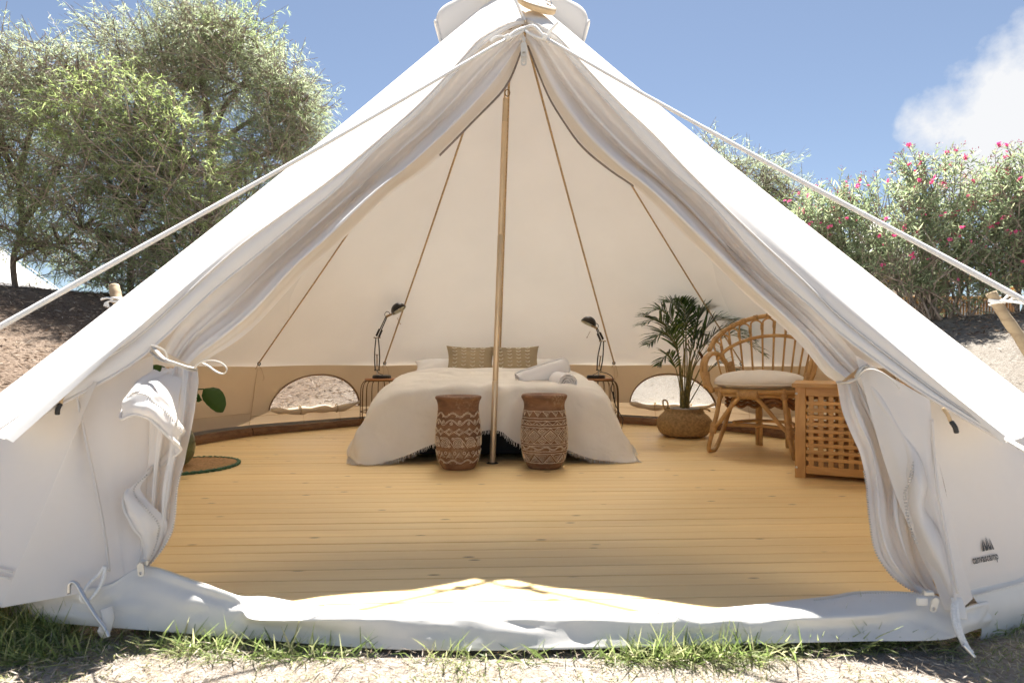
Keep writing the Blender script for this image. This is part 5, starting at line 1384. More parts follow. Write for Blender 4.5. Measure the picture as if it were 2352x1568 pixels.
# ---- slatted wooden chest
cx0 = px(1826, 1096, 3.40); cx0.z = 0
ang = math.atan2(-.15, .286)
chest = empty('slatted_chest', tuple(cx0), ang)
tag(chest, 'square lattice wooden side chest in front of the rattan chair', 'wooden chest')
CW, CH = .56, .545; PT = .055
def cpart(name, c, s, ch_=.002): return mesh(name, *box((0, 0, 0), s, None, ch_), M['acacia'], chest, False)
def put(name, c, s, ch_=.002):
    # grain runs along local x: build long side on x
    mesh_o = mesh(name, *box((0, 0, 0), s, None, ch_), M['acacia'], chest, False); mesh_o.location = c; return mesh_o
def put_long(name, a, b, w, h):
    a, b = V(*a), V(*b); L = (b - a).length; o = mesh(name, *box((0, 0, 0), (L, w, h), None, .0018), M['acacia'], chest, False)
    X_ = (b - a).normalized(); up = V(0, 0, 1) if abs(X_.z) < .5 else V(0, 1, 0); Z_ = (up - X_ * X_.dot(up)).normalized(); Y_ = Z_.cross(X_)
    o.matrix_local = Matrix.Translation((a + b) / 2) @ Matrix((X_, Y_, Z_)).transposed().to_4x4(); return o
for x in (PT / 2, CW - PT / 2):
    for y in (.011, CW - .011):
        put_long('post', (x, y, 0.0), (x, y, CH - .022), .055, .022)
        s_ = mesh('screw', *lathe([(0, .003), (.006, .003), (.0075, 0)], 12), M['steel'], chest)
        s_.location = (x - .02 if x < .2 else x + .02, y - .0115 if y < .2 else y + .0115, CH - .06); s_.rotation_euler = (R_(90 if y < .2 else -90), 0, 0)
        s2 = s_.copy(); COL.objects.link(s2); s2.parent = chest; s2.location.z = .06
IN0, IN1 = PT + .001, CW - PT - .001
for face in range(4):
    def T(x, d, z):     # x along the face, d inwards
        return {0: (x, d, z), 1: (CW - d, x, z), 2: (CW - x, CW - d, z), 3: (d, CW - x, z)}[face]
    put_long('rail', T(IN0, .011, CH - .048), T(IN1, .011, CH - .048), .020, .050)
    put_long('rail', T(IN0, .011, .050), T(IN1, .011, .050), .020, .046)
    zs = np.linspace(.073, CH - .073, 11)
    for k in range(10):
        if k == 0: continue
        z = lerp(.073, CH - .073, k / 10); put_long('slat', T(IN0, .0015, z), T(IN1, .0015, z), .004, .0205)
    nv_ = 9
    for k in range(nv_):
        x = lerp(IN0, IN1, (k + .55) / nv_); put_long('slat', T(x, .0072, .073), T(x, .0072, CH - .073), *((.0265, .006) if face % 2 == 0 else (.006, .0265)))
for k in range(9):
    y = -.014 + (CW + .028) * (k + .5) / 9
    put_long('top_slat', (-.014, y, CH - .011), (CW + .014, y, CH - .011), (CW + .028) / 9 - .006, .020)
put_long('top_edge', (-.016, -.022, CH - .0125), (CW + .016, -.022, CH - .0125), .014, .024)
put_long('top_edge', (-.016, CW + .022, CH - .0125), (CW + .016, CW + .022, CH - .0125), .014, .024)
mesh('inner_floor', *box((CW / 2, CW / 2, .035), (CW - .06, CW - .06, .012)), M['acacia'], chest, False)

# ---- round jute mat, glass demijohn and its plant, half hidden by the left door cloth
RG = V(-2.075, -.13, 0)
rug = empty('jute_mat', tuple(RG)); tag(rug, 'round braided jute mat with a green stitched rim', 'mat')
vs = []; fs = []; NRg, NAg = 42, 110
for j in range(NRg + 1):
    for k in range(NAg):
        a = 2 * PI * k / NAg; r = .30 * j / NRg
        z = .010 + .0035 * abs(math.sin(j * PI / 2 + .3)) * (1 if j % 2 else .2) + .0025 * math.sin(k * 2 * PI / NAg * 36 + j * 1.5) * (j / NRg)
        vs.append(V(r * math.cos(a), r * math.sin(a), z))
fs = [(j * NAg + k, (j + 1) * NAg + k, (j + 1) * NAg + (k + 1) % NAg, j * NAg + (k + 1) % NAg) for j in range(NRg) for k in range(NAg)]
mesh('braided_jute', vs, fs, M['jute'], rug)
P = [V((.304 + .004 * math.sin(k * 1.9)) * math.cos(2 * PI * k / 150), (.304 + .004 * math.sin(k * 1.9)) * math.sin(2 * PI * k / 150), .008 + .002 * (k % 2)) for k in range(150)]
mesh('green_rim', *tube(P, [.008 + .0022 * (k % 3) for k in range(150)], 6, True), M['green_yarn'], rug)
vz = empty('glass_vase', (RG.x - .06, RG.y - .06, .016)); tag(vz, 'bulbous olive green glass vase standing on the jute mat', 'vase')
vp = [(.055, .004), (.09, .010), (.122, .05), (.136, .11), (.132, .17), (.108, .225), (.066, .265), (.036, .29), (.027, .32), (.026, .365), (.032, .372)]
smv = [(p.x, p.y) for p in catmull([(r, z, 0) for r, z in vp], 6)]
m, n, l, p, o = new_mat('olive glass')
p.inputs['Base Color'].default_value = (0.42, 0.47, 0.27, 1); p.inputs['Roughness'].default_value = 0.06; p.inputs['Transmission Weight'].default_value = 0.75; p.inputs['IOR'].default_value = 1.35
M['olive_glass'] = m
mesh('vase_glass', *lathe(smv + [(r - .004, z) for r, z in reversed(smv)], 48), M['olive_glass'], vz)
pl = empty('vase_plant', (RG.x - .06, RG.y - .06, .03)); tag(pl, 'broad glossy green leaves on thin stems in the glass vase', 'plant')
O_ = pl.location
def big_leaf(tip, base, w, stem0, curl=.3):
    tip, base, s0 = V(*tip), V(*base), V(*stem0)
    ax = tip - base; side = ax.cross(V(.2, -1, .25)).normalized(); nn = side.cross(ax).normalized()
    rows = []
    for q, k in ((0, .06), (.12, .62), (.3, .95), (.5, 1.0), (.7, .88), (.88, .58), (1, .06)):
        c = base + ax * q + V(0, 0, .02 * math.sin(PI * q))
        rows.append([c - side * w * k * .5 - nn * w * curl * k * .5, c - side * w * k * .25 - nn * w * curl * k * .13, c, c + side * w * k * .25 - nn * w * curl * k * .13, c + side * w * k * .5 - nn * w * curl * k * .5])
    vs, fs, _ = loft(rows, 3, 4, lambda s, t, p, n_: .003 * math.sin(s * 40) * abs(t - .5))
    lf = mesh('leaf', vs, fs, M['big_leaf'], pl)
    mesh('leaf_stem', *tube(catmull([s0, s0.lerp(base, .5) + V(0, 0, .05), base], 6), .004, 6), M['big_leaf'], lf)
P_ = lambda u, v, d: px(u, v, d) - O_
big_leaf(P_(512, 946, 3.58), P_(468, 893, 3.62), .115, (0, 0, .33), .35)
big_leaf(P_(420, 860, 3.5), P_(440, 925, 3.58), .10, (0, 0, .33))
big_leaf(P_(452, 922, 3.62), P_(462, 916, 3.62), .05, (0, 0, .33))
big_leaf(P_(340, 840, 3.6), P_(390, 900, 3.62), .12, (0, 0, .33))
big_leaf(P_(372, 930, 3.45), P_(400, 915, 3.55), .10, (0, 0, .33))
# ------------------------------------------------------------------ ropes, stakes, pegs
def rope_thing(label, paths, r, group=None, name='guy_rope'):
    t = empty(name, tuple(paths[0][0])); tag(t, label, 'rope', group)
    o = V(*t.location)
    for nm, P, rr, k in [(p[2] if len(p) > 2 else 'rope_strand', p[1], p[3] if len(p) > 3 else r, 6) for p in paths]:
        Q = catmull([q - o for q in P], k)
        Q = resample(Q, max(len(Q), 12))
        mesh(nm, *tube(Q, [rr * (1 + .06 * math.sin(i * 2.4)) for i in range(len(Q))], 8), M['rope'], t)
    return t
kn = px(1205, 64, 3.08)
eL = px(0, 750, 1.45); dL = (eL - px(1164, 88, 2.98)).normalized()
gL = eL + dL * ((eL.z + .10) / -dL.z)
eR = px(2352, 690, 1.50); dR = (eR - px(1265, 88, 2.98)).normalized()
gR = eR + dR * ((eR.z + .10) / -dR.z)
def blob(c, r, sx=1, ang=0):
    """a small overhand knot: three turns of cord"""
    P = []
    for i in range(22):
        a = i / 21 * 3 * 2 * PI; x = (i / 21 - .5) * r * 2.4
        P.append(c + V(x * math.cos(ang) - math.sin(a) * r * .55 * math.sin(ang), math.cos(a) * r * .6, x * math.sin(ang) + math.sin(a) * r * .75 * math.cos(ang)))
    return P
a = px(1164, 88, 2.97)
rope_thing('white guy rope running from the tent peak down to the left', [
    (kn, [kn, a.lerp(kn, .5) + V(0, -.005, .006), a], 'rope_strand'),
    (kn, [kn - V(0, 0, .012), a.lerp(kn, .5) - V(0, .004, .014), a - V(0, 0, .006)], 'rope_strand'),
    (kn, [a, a.lerp(eL, .33) + V(0, 0, -.008), a.lerp(eL, .66) + V(0, 0, -.008), eL, gL], 'rope_strand'),
    (kn, blob(a, .014, 1, .5), 'rope_knot', .0075),
    (kn, [a, px(1150, 84, 2.95), px(1136, 88, 2.94), px(1126, 97, 2.94)], 'rope_end')], .0072, 'guy ropes at the tent peak')
b = px(1254, 88, 2.97)
rope_thing('white guy rope running from the tent peak down to the right', [
    (kn, [kn, px(1226, 60, 3.03), px(1246, 80, 2.98), b], 'rope_strand'),
    (kn, [kn - V(0, 0, .01), px(1216, 78, 3.02), px(1240, 88, 2.98), b - V(0, 0, .008)], 'rope_strand'),
    (kn, [b, b.lerp(eR, .33) + V(0, 0, -.010), b.lerp(eR, .66) + V(0, 0, -.010), eR, gR], 'rope_strand'),
    (kn, blob(b, .015, 1, -.5), 'rope_knot', .0078),
    (kn, [b, px(1262, 74, 2.96), px(1276, 58, 2.96), px(1282, 52, 2.96)], 'rope_end')], .0072, 'guy ropes at the tent peak')
# short guy at the right eave corner
e0 = px(2312, 1008, 1.54)
rope_thing('short white cord pulling the right eave corner outwards', [(e0, [e0, px(2352, 1032, 1.47), px(2440, 1080, 1.33)])], .006)
# wooden disc hanging at the peak with its ring
dc = px(1233, 12, 3.27)
disc = empty('wooden_disc', tuple(dc)); disc.rotation_euler = (R_(42), R_(18), R_(4))
tag(disc, 'small round wooden plaque tied at the peak of the tent', 'wooden disc')
vs, fs = lathe([(0, .014), (.104, .014), (.108, .010), (.108, -.010), (.104, -.014), (0, -.014)], 40)
vs = [Vector(v) for v in vs]
for v in vs:
    a = math.atan2(v.y, v.x); v.x *= 1 + .03 * math.sin(2 * a + 1)
mesh('disc_body', vs, fs, M['disc'], disc)
for x, y in ((.005, -.018), (.055, .05)):
    o = mesh('peg_hole', *lathe([(0, .0), (.006, .0), (.008, .002), (.009, -.001)], 12), M['bed_base'], disc); o.location = (x, y, .0145)
mesh('metal_ring', *tube([V(.055 + .016 * math.cos(q), .055 + .012 * math.sin(q), .020 + .010 * math.sin(q)) for q in np.linspace(0, 2 * PI, 16, endpoint=False)], .0035, 6, True), M['steel'], disc)
# log stakes with cords
def stake(label, top, base, r, ropes, sides=9):
    t = empty('log_stake', tuple(base)); tag(t, label, 'stake', 'log stakes holding cords')
    P = catmull([V(0, 0, 0), (top - base) * .35 + V(.01, 0, .004), (top - base) * .7 + V(-.006, 0, 0), top - base], 5)
    mesh('log', *tube(P, [r * (1.08 - .14 * i / (len(P) - 1) + .05 * math.sin(i * 1.7)) for i in range(len(P))], sides), M['log'], t)
    for nm, Q, rr in ropes: mesh(nm, *tube(catmull([q - base for q in Q], 5), rr, 7), M['rope'], t)
    return t
tp_ = px(2276, 672, 4.95); bs_ = px(2385, 850, 4.75)
w = tp_.lerp(bs_, .12)
ringw = lambda c, r, dz: [c + V(r * math.cos(q), r * math.sin(q), dz * math.sin(q)) for q in np.linspace(0, 2 * PI, 11)]
stake('leaning weathered log stake below the pink flowering bush', tp_, bs_, .042, [
    ('cord_wrap', ringw(w, .048, .012), .009), ('cord_wrap', ringw(w + V(.004, 0, -.018), .049, -.008), .009), ('cord_wrap', ringw(w + V(.004, 0, .014), .049, .014), .009),
    ('cord', [w + V(.03, -.045, .0), px(2320, 692, 4.7), px(2352, 697, 4.5), px(2460, 712, 4.0)], .009),
    ('cord_bow', [w + V(.02, -.05, .01), w + V(.06, -.06, .05), w + V(.11, -.06, .035), w + V(.06, -.06, .005)], .010), ('cord_bow', [w + V(.02, -.05, 0), w + V(.08, -.06, -.01), w + V(.11, -.06, .0)], .009)])
tp_ = px(262, 657, 6.0); bs_ = px(285, 740, 5.85)
w = tp_.lerp(bs_, .42)
stake('short sawn log stake at the edge of the brown bank', tp_, bs_, .052, [
    ('cord_wrap', ringw(w, .058, .010), .011), ('cord_wrap', ringw(w + V(0, 0, .016), .058, -.01), .011),
    ('cord', [w + V(.03, -.05, 0), px(290, 688, 5.7), px(330, 706, 5.3), px(420, 745, 4.8)], .010),
    ('cord', [w + V(-.02, -.05, .01), px(246, 684, 5.9), px(232, 688, 5.9)], .011)]
    + [('frayed_end', [w + V(-.03, -.06, 0), px(248 - 2 * k, 695, 5.88), px(251 - 4 * k, 706 - k, 5.87)], .006) for k in range(4)])
# two steel pegs at the front corners
def tent_peg(label, P, extra):
    t = empty('tent_peg', tuple(P[-1])); tag(t, label, 'tent peg'); b = P[-1]
    mesh('peg_shank', *tube(catmull([p - b for p in P], 6), .0048, 8), M['steel'], t)
    for nm, Q, rr, mat, fl in extra: mesh(nm, *tube(catmull([q - b for q in Q], 6), rr, 7, flat=fl), M[mat], t)
tent_peg('hooked steel peg holding the left front corner of the tent', [px(158, 1362, 1.56), px(160, 1342, 1.56), px(168, 1336, 1.56), px(178, 1342, 1.555), px(196, 1374, 1.54), px(222, 1416, 1.53), px(240, 1440, 1.525), px(250, 1462, 1.52)], [
    ('elastic_loop', [px(241, 1300, 1.60), px(238, 1325, 1.585), px(226, 1352, 1.57), px(206, 1376, 1.55), px(192, 1381, 1.545), px(186, 1370, 1.545), px(195, 1352, 1.56), px(208, 1336, 1.58), px(228, 1318, 1.595), px(240, 1300, 1.60)], .0045, 'rope', 1),
    ('webbing_tab', [px(244, 1395, 1.555), px(248, 1420, 1.545), px(238, 1452, 1.53), px(230, 1456, 1.53)], .016, 'pvc', .2)])
tent_peg('white cord pegging down the right front corner of the tent', [px(2212, 1480, 1.44), px(2225, 1494, 1.435), px(2238, 1508, 1.43)], [
    ('cord', [px(2196, 1380, 1.51), px(2198, 1410, 1.49), px(2206, 1450, 1.465), px(2222, 1486, 1.445), px(2232, 1498, 1.44)], .0062, 'rope', 1),
    ('cord', [px(2190, 1385, 1.51), px(2190, 1415, 1.49), px(2198, 1445, 1.47), px(2216, 1482, 1.45)], .0062, 'rope', 1),
    ('webbing_tab', [px(2196, 1372, 1.515), px(2205, 1400, 1.495), px(2208, 1420, 1.485)], .015, 'pvc', .25)])

# ------------------------------------------------------------------ vegetation
def leaf_quads(base, direc, width_dir, L, W, bend):
    """pointed blades: base (n,3), unit direction, width direction; two quads each, bent downwards"""
    n = len(base); L = L[:, None]; W = W[:, None]
    d = direc; g = np.array([0, 0, -1.0])
    mid = base + d * L * .5 + g * (bend[:, None] * L * .10)
    tip = base + d * L + g * (bend[:, None] * L * .34)
    v = np.stack([base - width_dir * W * .12, base + width_dir * W * .12, mid + width_dir * W * .5, mid - width_dir * W * .5, tip + width_dir * W * .06, tip - width_dir * W * .06], 1)
    idx = np.arange(n)[:, None] * 6
    q = np.concatenate([idx + np.array([[0, 1, 2, 3]]), idx + np.array([[3, 2, 4, 5]])], 0)
    return v.reshape(-1, 3), q
def unit(a): return a / np.maximum(np.linalg.norm(a, axis=1, keepdims=True), 1e-9)
def rand_dir(n): return unit(RNG.normal(size=(n, 3)))
def bark(name, c0, c1): 
    return plain(name, c0, .9, 0, .4, 12, .5, 40)
M['bark'] = plain('grey bark', (0.12, 0.095, 0.075), .9, 0, .45, 10, .6, 40)
M['twig'] = plain('thin twigs', (0.27, 0.22, 0.18), .9, 0, .4, 8)
M['wattle'] = leafmat('wattle leaf', [(0, (0.12, 0.15, 0.085)), (.35, (0.19, 0.235, 0.12)), (.7, (0.27, 0.32, 0.165)), (1, (0.34, 0.38, 0.22))], .58, .5)
M['wattle_grey'] = leafmat('grey wattle leaf', [(0, (0.15, 0.175, 0.11)), (.4, (0.235, 0.27, 0.165)), (.75, (0.31, 0.345, 0.225)), (1, (0.40, 0.42, 0.31))], .55, .5)
M['wattle_bright'] = leafmat('fresh wattle leaf', [(0, (0.155, 0.20, 0.085)), (.4, (0.25, 0.31, 0.13)), (.8, (0.34, 0.40, 0.18)), (1, (0.42, 0.47, 0.25))], .6, .5)
M['oleander'] = leafmat('oleander leaf', [(0, (0.13, 0.165, 0.10)), (.4, (0.21, 0.255, 0.155)), (.8, (0.29, 0.33, 0.21)), (1, (0.40, 0.41, 0.26))], .45, .38)
M['petal'] = leafmat('pink petal', [(0, (0.55, 0.08, 0.20)), (.5, (0.66, 0.14, 0.29)), (1, (0.76, 0.28, 0.43))], .35, .6)
M['bud'] = leafmat('dark bud', [(0, (0.16, 0.02, 0.05)), (1, (0.30, 0.04, 0.09))], .2, .6)

def tree(label, base, trunk, limbs, clumps, mats, ntw, leaf=(.12, .017), group=None, cat='tree', density=15):
    """limbs: lists of points in world space; clumps: (centre, radii, share, material index)"""
    t = empty('wattle_tree', tuple(base)); tag(t, label, cat, group)
    B = np.array(base)
    mesh('trunk', *tube(catmull([p - base for p in trunk[0]], 6), [lerp(trunk[1], trunk[2], i / (6 * (len(trunk[0]) - 1))) for i in range(6 * (len(trunk[0]) - 1) + 1)], 9), M['bark'], t)
    g = G()
    ends = []
    for P, r0, r1 in limbs:
        Q = catmull([p - base for p in P], 5); g.add(*tube(Q, [lerp(r0, r1, i / (len(Q) - 1)) for i in range(len(Q))], 6)); ends += Q[len(Q) // 2:]
    # thinner boughs reaching into every clump
    br = random.Random(len(limbs) * 7 + 1)
    for (c, rad_, sh, mi) in clumps:
        c = c - base
        e = min(ends, key=lambda q: (q - c).length) if ends else V(0, 0, 1)
        for k in range(5):
            d = V(br.uniform(-1, 1) * rad_[0], br.uniform(-1, 1) * rad_[1], br.uniform(-.6, 1) * rad_[2]) * .75
            Q = catmull([e, e.lerp(c + d, .5) + V(br.uniform(-.15, .15), br.uniform(-.15, .15), br.uniform(-.1, .2)), c + d], 5)
            g.add(*tube(Q, [lerp(.026, .006, i / (len(Q) - 1)) for i in range(len(Q))], 5))
    g.build('limbs', M['bark'], t, True, 'stuff')
    by = {}
    tw_v, tw_q = [], []; nb = 0
    for (c, rad_, sh, mi) in clumps:
        n = max(20, int(ntw * sh))
        d = rand_dir(n); rr = RNG.uniform(.25, 1.0, n) ** .55
        lump = 1 + .28 * np.sin(d[:, 0] * 4.3 + c.x) * np.cos(d[:, 2] * 3.7 + c.z) + .2 * np.sin(d[:, 1] * 7 + d[:, 2] * 6)
        p = np.array(c - base) + d * rr[:, None] * lump[:, None] * np.array(rad_)
        out = unit(d * np.array([1, 1, .7]) + RNG.normal(0, .55, (n, 3)) + np.array([0, 0, .35]))
        tl = RNG.uniform(.22, .50, n)
        dens = int(density)
        s = RNG.uniform(0.02, 1, (n, dens))
        bp = p[:, None, :] + out[:, None, :] * (s * tl[:, None])[..., None] + np.array([0, 0, -1.0]) * ((s ** 2) * .10)[..., None]
        ld = unit((out[:, None, :] * .75 + RNG.normal(0, .52, (n, dens, 3)) + np.array([0, 0, -.12])).reshape(-1, 3))
        bp = bp.reshape(-1, 3); wd = unit(np.cross(ld, rand_dir(len(ld))))
        by.setdefault(mi, []).append((bp, ld, wd))
        # the twigs themselves
        e = p + out * tl[:, None]; a_ = p - out * .25; wv = unit(np.cross(out, rand_dir(n))) * .0055
        v = np.stack([a_ - wv * 1.4, a_ + wv * 1.4, e + wv * .6, e - wv * .6], 1).reshape(-1, 3)
        tw_v.append(v); tw_q.append(np.arange(n * 4).reshape(n, 4) + nb); nb += n * 4
    np_mesh('twigs', np.concatenate(tw_v), np.concatenate(tw_q), M['twig'], t, 'stuff')
    for mi, L in by.items():
        bp = np.concatenate([q[0] for q in L]); ld = np.concatenate([q[1] for q in L]); wd = np.concatenate([q[2] for q in L]); n = len(bp)
        v, q = leaf_quads(bp, ld, wd, RNG.uniform(.7, 1.25, n) * leaf[0], RNG.uniform(.7, 1.2, n) * leaf[1], RNG.uniform(.2, 1.3, n))
        np_mesh('crown', v, q, mats[mi], t, 'stuff')
    return t
def gp(u, d, dz=0.0):
    p = px(u, 800, d); p.z = ground_z(p.x, p.y) + dz; return p
def cl_(u, v, d, ru, rv, rd, sh, mi=0):
    k = d / FPX; return (px(u, v, d), (ru * k, rd * 1.15, rv * k), sh, mi)
grp = 'trees behind the tent'
# tall one whose dark trunk shows near the tent roof
d = 10.7; b_ = gp(480, d, -.1)
tree('tall grey green feathery tree with a dark forked trunk nearest the tent roof', b_, ([b_, px(488, 520, d), px(486, 400, d), px(486, 318, d)], .075, .075), [
    ([px(486, 320, d), px(476, 270, d), px(470, 225, d), px(458, 150, d), px(470, 80, d)], .085, .02), ([px(486, 330, d), px(500, 280, d), px(520, 240, d), px(560, 190, d), px(600, 130, d)], .07, .018),
    ([px(486, 350, d), px(540, 300, d), px(610, 260, d), px(690, 230, d)], .06, .015), ([px(486, 400, d), px(560, 380, d), px(650, 330, d)], .06, .015), ([px(486, 420, d), px(420, 350, d), px(360, 280, d), px(300, 200, d)], .07, .015), ([px(480, 260, d), px(430, 200, d), px(370, 140, d)], .05, .015)],
    [cl_(475, 85, d, 95, 62, .9, 1.0, 0), cl_(390, 130, d, 90, 70, .8, .8, 0), cl_(290, 130, d, 70, 65, .8, .55, 0), cl_(560, 110, d, 75, 70, .8, .7, 1), cl_(520, 180, d, 95, 60, .9, .75, 0), cl_(420, 210, d, 80, 60, .8, .55, 1), cl_(650, 190, d, 65, 60, .7, .5, 0), cl_(690, 240, d, 55, 55, .6, .4, 0), cl_(640, 280, d, 90, 65, .8, .75, 1), cl_(700, 310, d, 45, 40, .6, .22, 0), cl_(600, 360, d, 90, 70, .8, .7, 1), cl_(660, 350, d, 60, 50, .7, .3, 0), cl_(560, 450, d, 100, 70, .8, .7, 1), cl_(500, 540, d, 90, 60, .7, .5, 1), cl_(480, 70, d, 40, 55, .5, .25, 0)],
    [M['wattle_grey'], M['wattle']], 480, (.092, .0095), grp)
d = 9.2; b_ = gp(300, d, -.1)
tree('bright green feathery tree in the middle of the left clump', b_, ([b_, px(300, 620, d), px(310, 540, d), px(300, 470, d)], .05, .045), [
    ([px(302, 520, d), px(350, 440, d), px(420, 380, d)], .06, .015), ([px(302, 500, d), px(250, 420, d), px(220, 330, d)], .06, .015), ([px(300, 470, d), px(320, 380, d), px(330, 280, d)], .06, .015), ([px(305, 560, d), px(380, 520, d), px(470, 500, d)], .05, .012), ([px(305, 560, d), px(220, 530, d), px(150, 520, d)], .05, .012)],
    [cl_(300, 250, d, 105, 65, .8, .9, 0), cl_(210, 300, d, 80, 65, .8, .7, 0), cl_(400, 310, d, 95, 65, .8, .85, 0), cl_(330, 360, d, 100, 60, .8, .8, 1), cl_(240, 400, d, 95, 60, .8, .7, 1), cl_(430, 410, d, 90, 65, .8, .75, 0), cl_(340, 460, d, 110, 60, .8, .85, 1), cl_(200, 480, d, 80, 55, .7, .5, 2), cl_(470, 500, d, 80, 55, .7, .5, 0), cl_(390, 560, d, 110, 50, .8, .65, 1), cl_(300, 580, d, 75, 45, .7, .4, 1), cl_(480, 590, d, 70, 45, .7, .35, 2), cl_(350, 620, d, 75, 30, .6, .28, 2), cl_(420, 640, d, 70, 40, .7, .30, 1), cl_(310, 645, d, 60, 32, .6, .22, 2), cl_(250, 640, d, 50, 28, .6, .15, 2), cl_(480, 660, d, 60, 30, .6, .2, 1)],
    [M['wattle_bright'], M['wattle'], M['wattle']], 400, (.085, .009), grp)
d = 9.5; b_ = gp(40, d, -.1)
tree('greyish sparse tree leaning in from the left edge', b_, ([b_, px(30, 600, d), px(50, 520, d), px(40, 400, d)], .042, .042), [
    ([px(45, 520, d), px(110, 430, d), px(160, 330, d), px(200, 250, d)], .06, .015), ([px(40, 420, d), px(0, 320, d), px(-30, 220, d)], .06, .015), ([px(45, 560, d), px(110, 560, d), px(180, 590, d), px(230, 640, d)], .05, .012), ([px(40, 420, d), px(70, 300, d), px(90, 200, d)], .05, .015), ([px(30, 600, d), px(90, 570, d), px(140, 560, d)], .035, .012)],
    [cl_(40, 160, d, 95, 55, .8, .75, 0), cl_(130, 180, d, 90, 60, .8, .7, 0), cl_(210, 175, d, 60, 55, .7, .4, 0), cl_(20, 250, d, 90, 60, .8, .6, 0), cl_(120, 280, d, 85, 55, .8, .55, 0), cl_(-60, 230, d, 80, 90, .8, .6, 0), cl_(40, 340, d, 90, 55, .8, .55, 1), cl_(20, 430, d, 95, 50, .8, .55, 1), cl_(110, 440, d, 70, 45, .7, .4, 1), cl_(30, 520, d, 90, 40, .7, .4, 2), cl_(150, 560, d, 85, 36, .7, .40, 2), cl_(80, 580, d, 70, 25, .6, .18, 2), cl_(190, 620, d, 60, 28, .6, .2, 2), cl_(-80, 400, d, 80, 90, .8, .5, 1)],
    [M['wattle_grey'], M['wattle'], M['wattle']], 380, (.09, .009), grp)
d = 12.5; b_ = gp(1700, d, -.1)
tree('feathery tree just showing over the right slope of the tent', b_, ([b_, px(1700, 600, d), px(1705, 480, d)], .12, .06), [([px(1702, 560, d), px(1660, 450, d), px(1630, 380, d)], .05, .012), ([px(1704, 500, d), px(1750, 430, d), px(1790, 400, d)], .05, .012), ([px(1704, 500, d), px(1700, 420, d), px(1690, 380, d)], .05, .012)],
    [cl_(1625, 360, d, 22, 42, .5, .16, 0), cl_(1680, 400, d, 45, 42, .6, .35, 0), cl_(1745, 415, d, 55, 42, .7, .45, 0), cl_(1800, 450, d, 45, 38, .6, .3, 0), cl_(1730, 480, d, 90, 45, .8, .5, 1), cl_(1800, 510, d, 80, 40, .8, .4, 1), cl_(1850, 540, d, 70, 45, .7, .4, 1)],
    [M['wattle_grey'], M['wattle']], 400, (.095, .0095), grp)

# flowering oleanders on the right
fl_meshes = []
def flower_mesh(k):
    r = np.random.default_rng(k); g = G(); nf = 2 + k % 3
    for i in range(nf):
        c = V(*(r.normal(0, .028, 3))) * (1 if i else 0)
        up = V(*(r.normal(0, .6, 3))) + V(0, -.7, .5); up.normalize(); x = up.orthogonal().normalized(); y = up.cross(x)
        for ringn, (R0, h0) in enumerate(((.030, .006), (.020, .014))):
            for q in range(5):
                a = 2 * PI * (q + ringn * .5) / 5 + r.uniform(-.2, .2); dv = x * math.cos(a) + y * math.sin(a); sv = up.cross(dv)
                b = len(g.v); g.v += [c, c + dv * R0 * .6 + sv * R0 * .42 + up * h0, c + dv * R0 + up * h0 * .8, c + dv * R0 * .6 - sv * R0 * .42 + up * h0]; g.f += [(b, b + 1, b + 2, b + 3)]
    m = bpy.data.meshes.new('petals'); m.from_pydata([tuple(v) for v in g.v], [], g.f); m.materials.append(M['petal']); return m
for k in range(6): fl_meshes.append(flower_mesh(k))
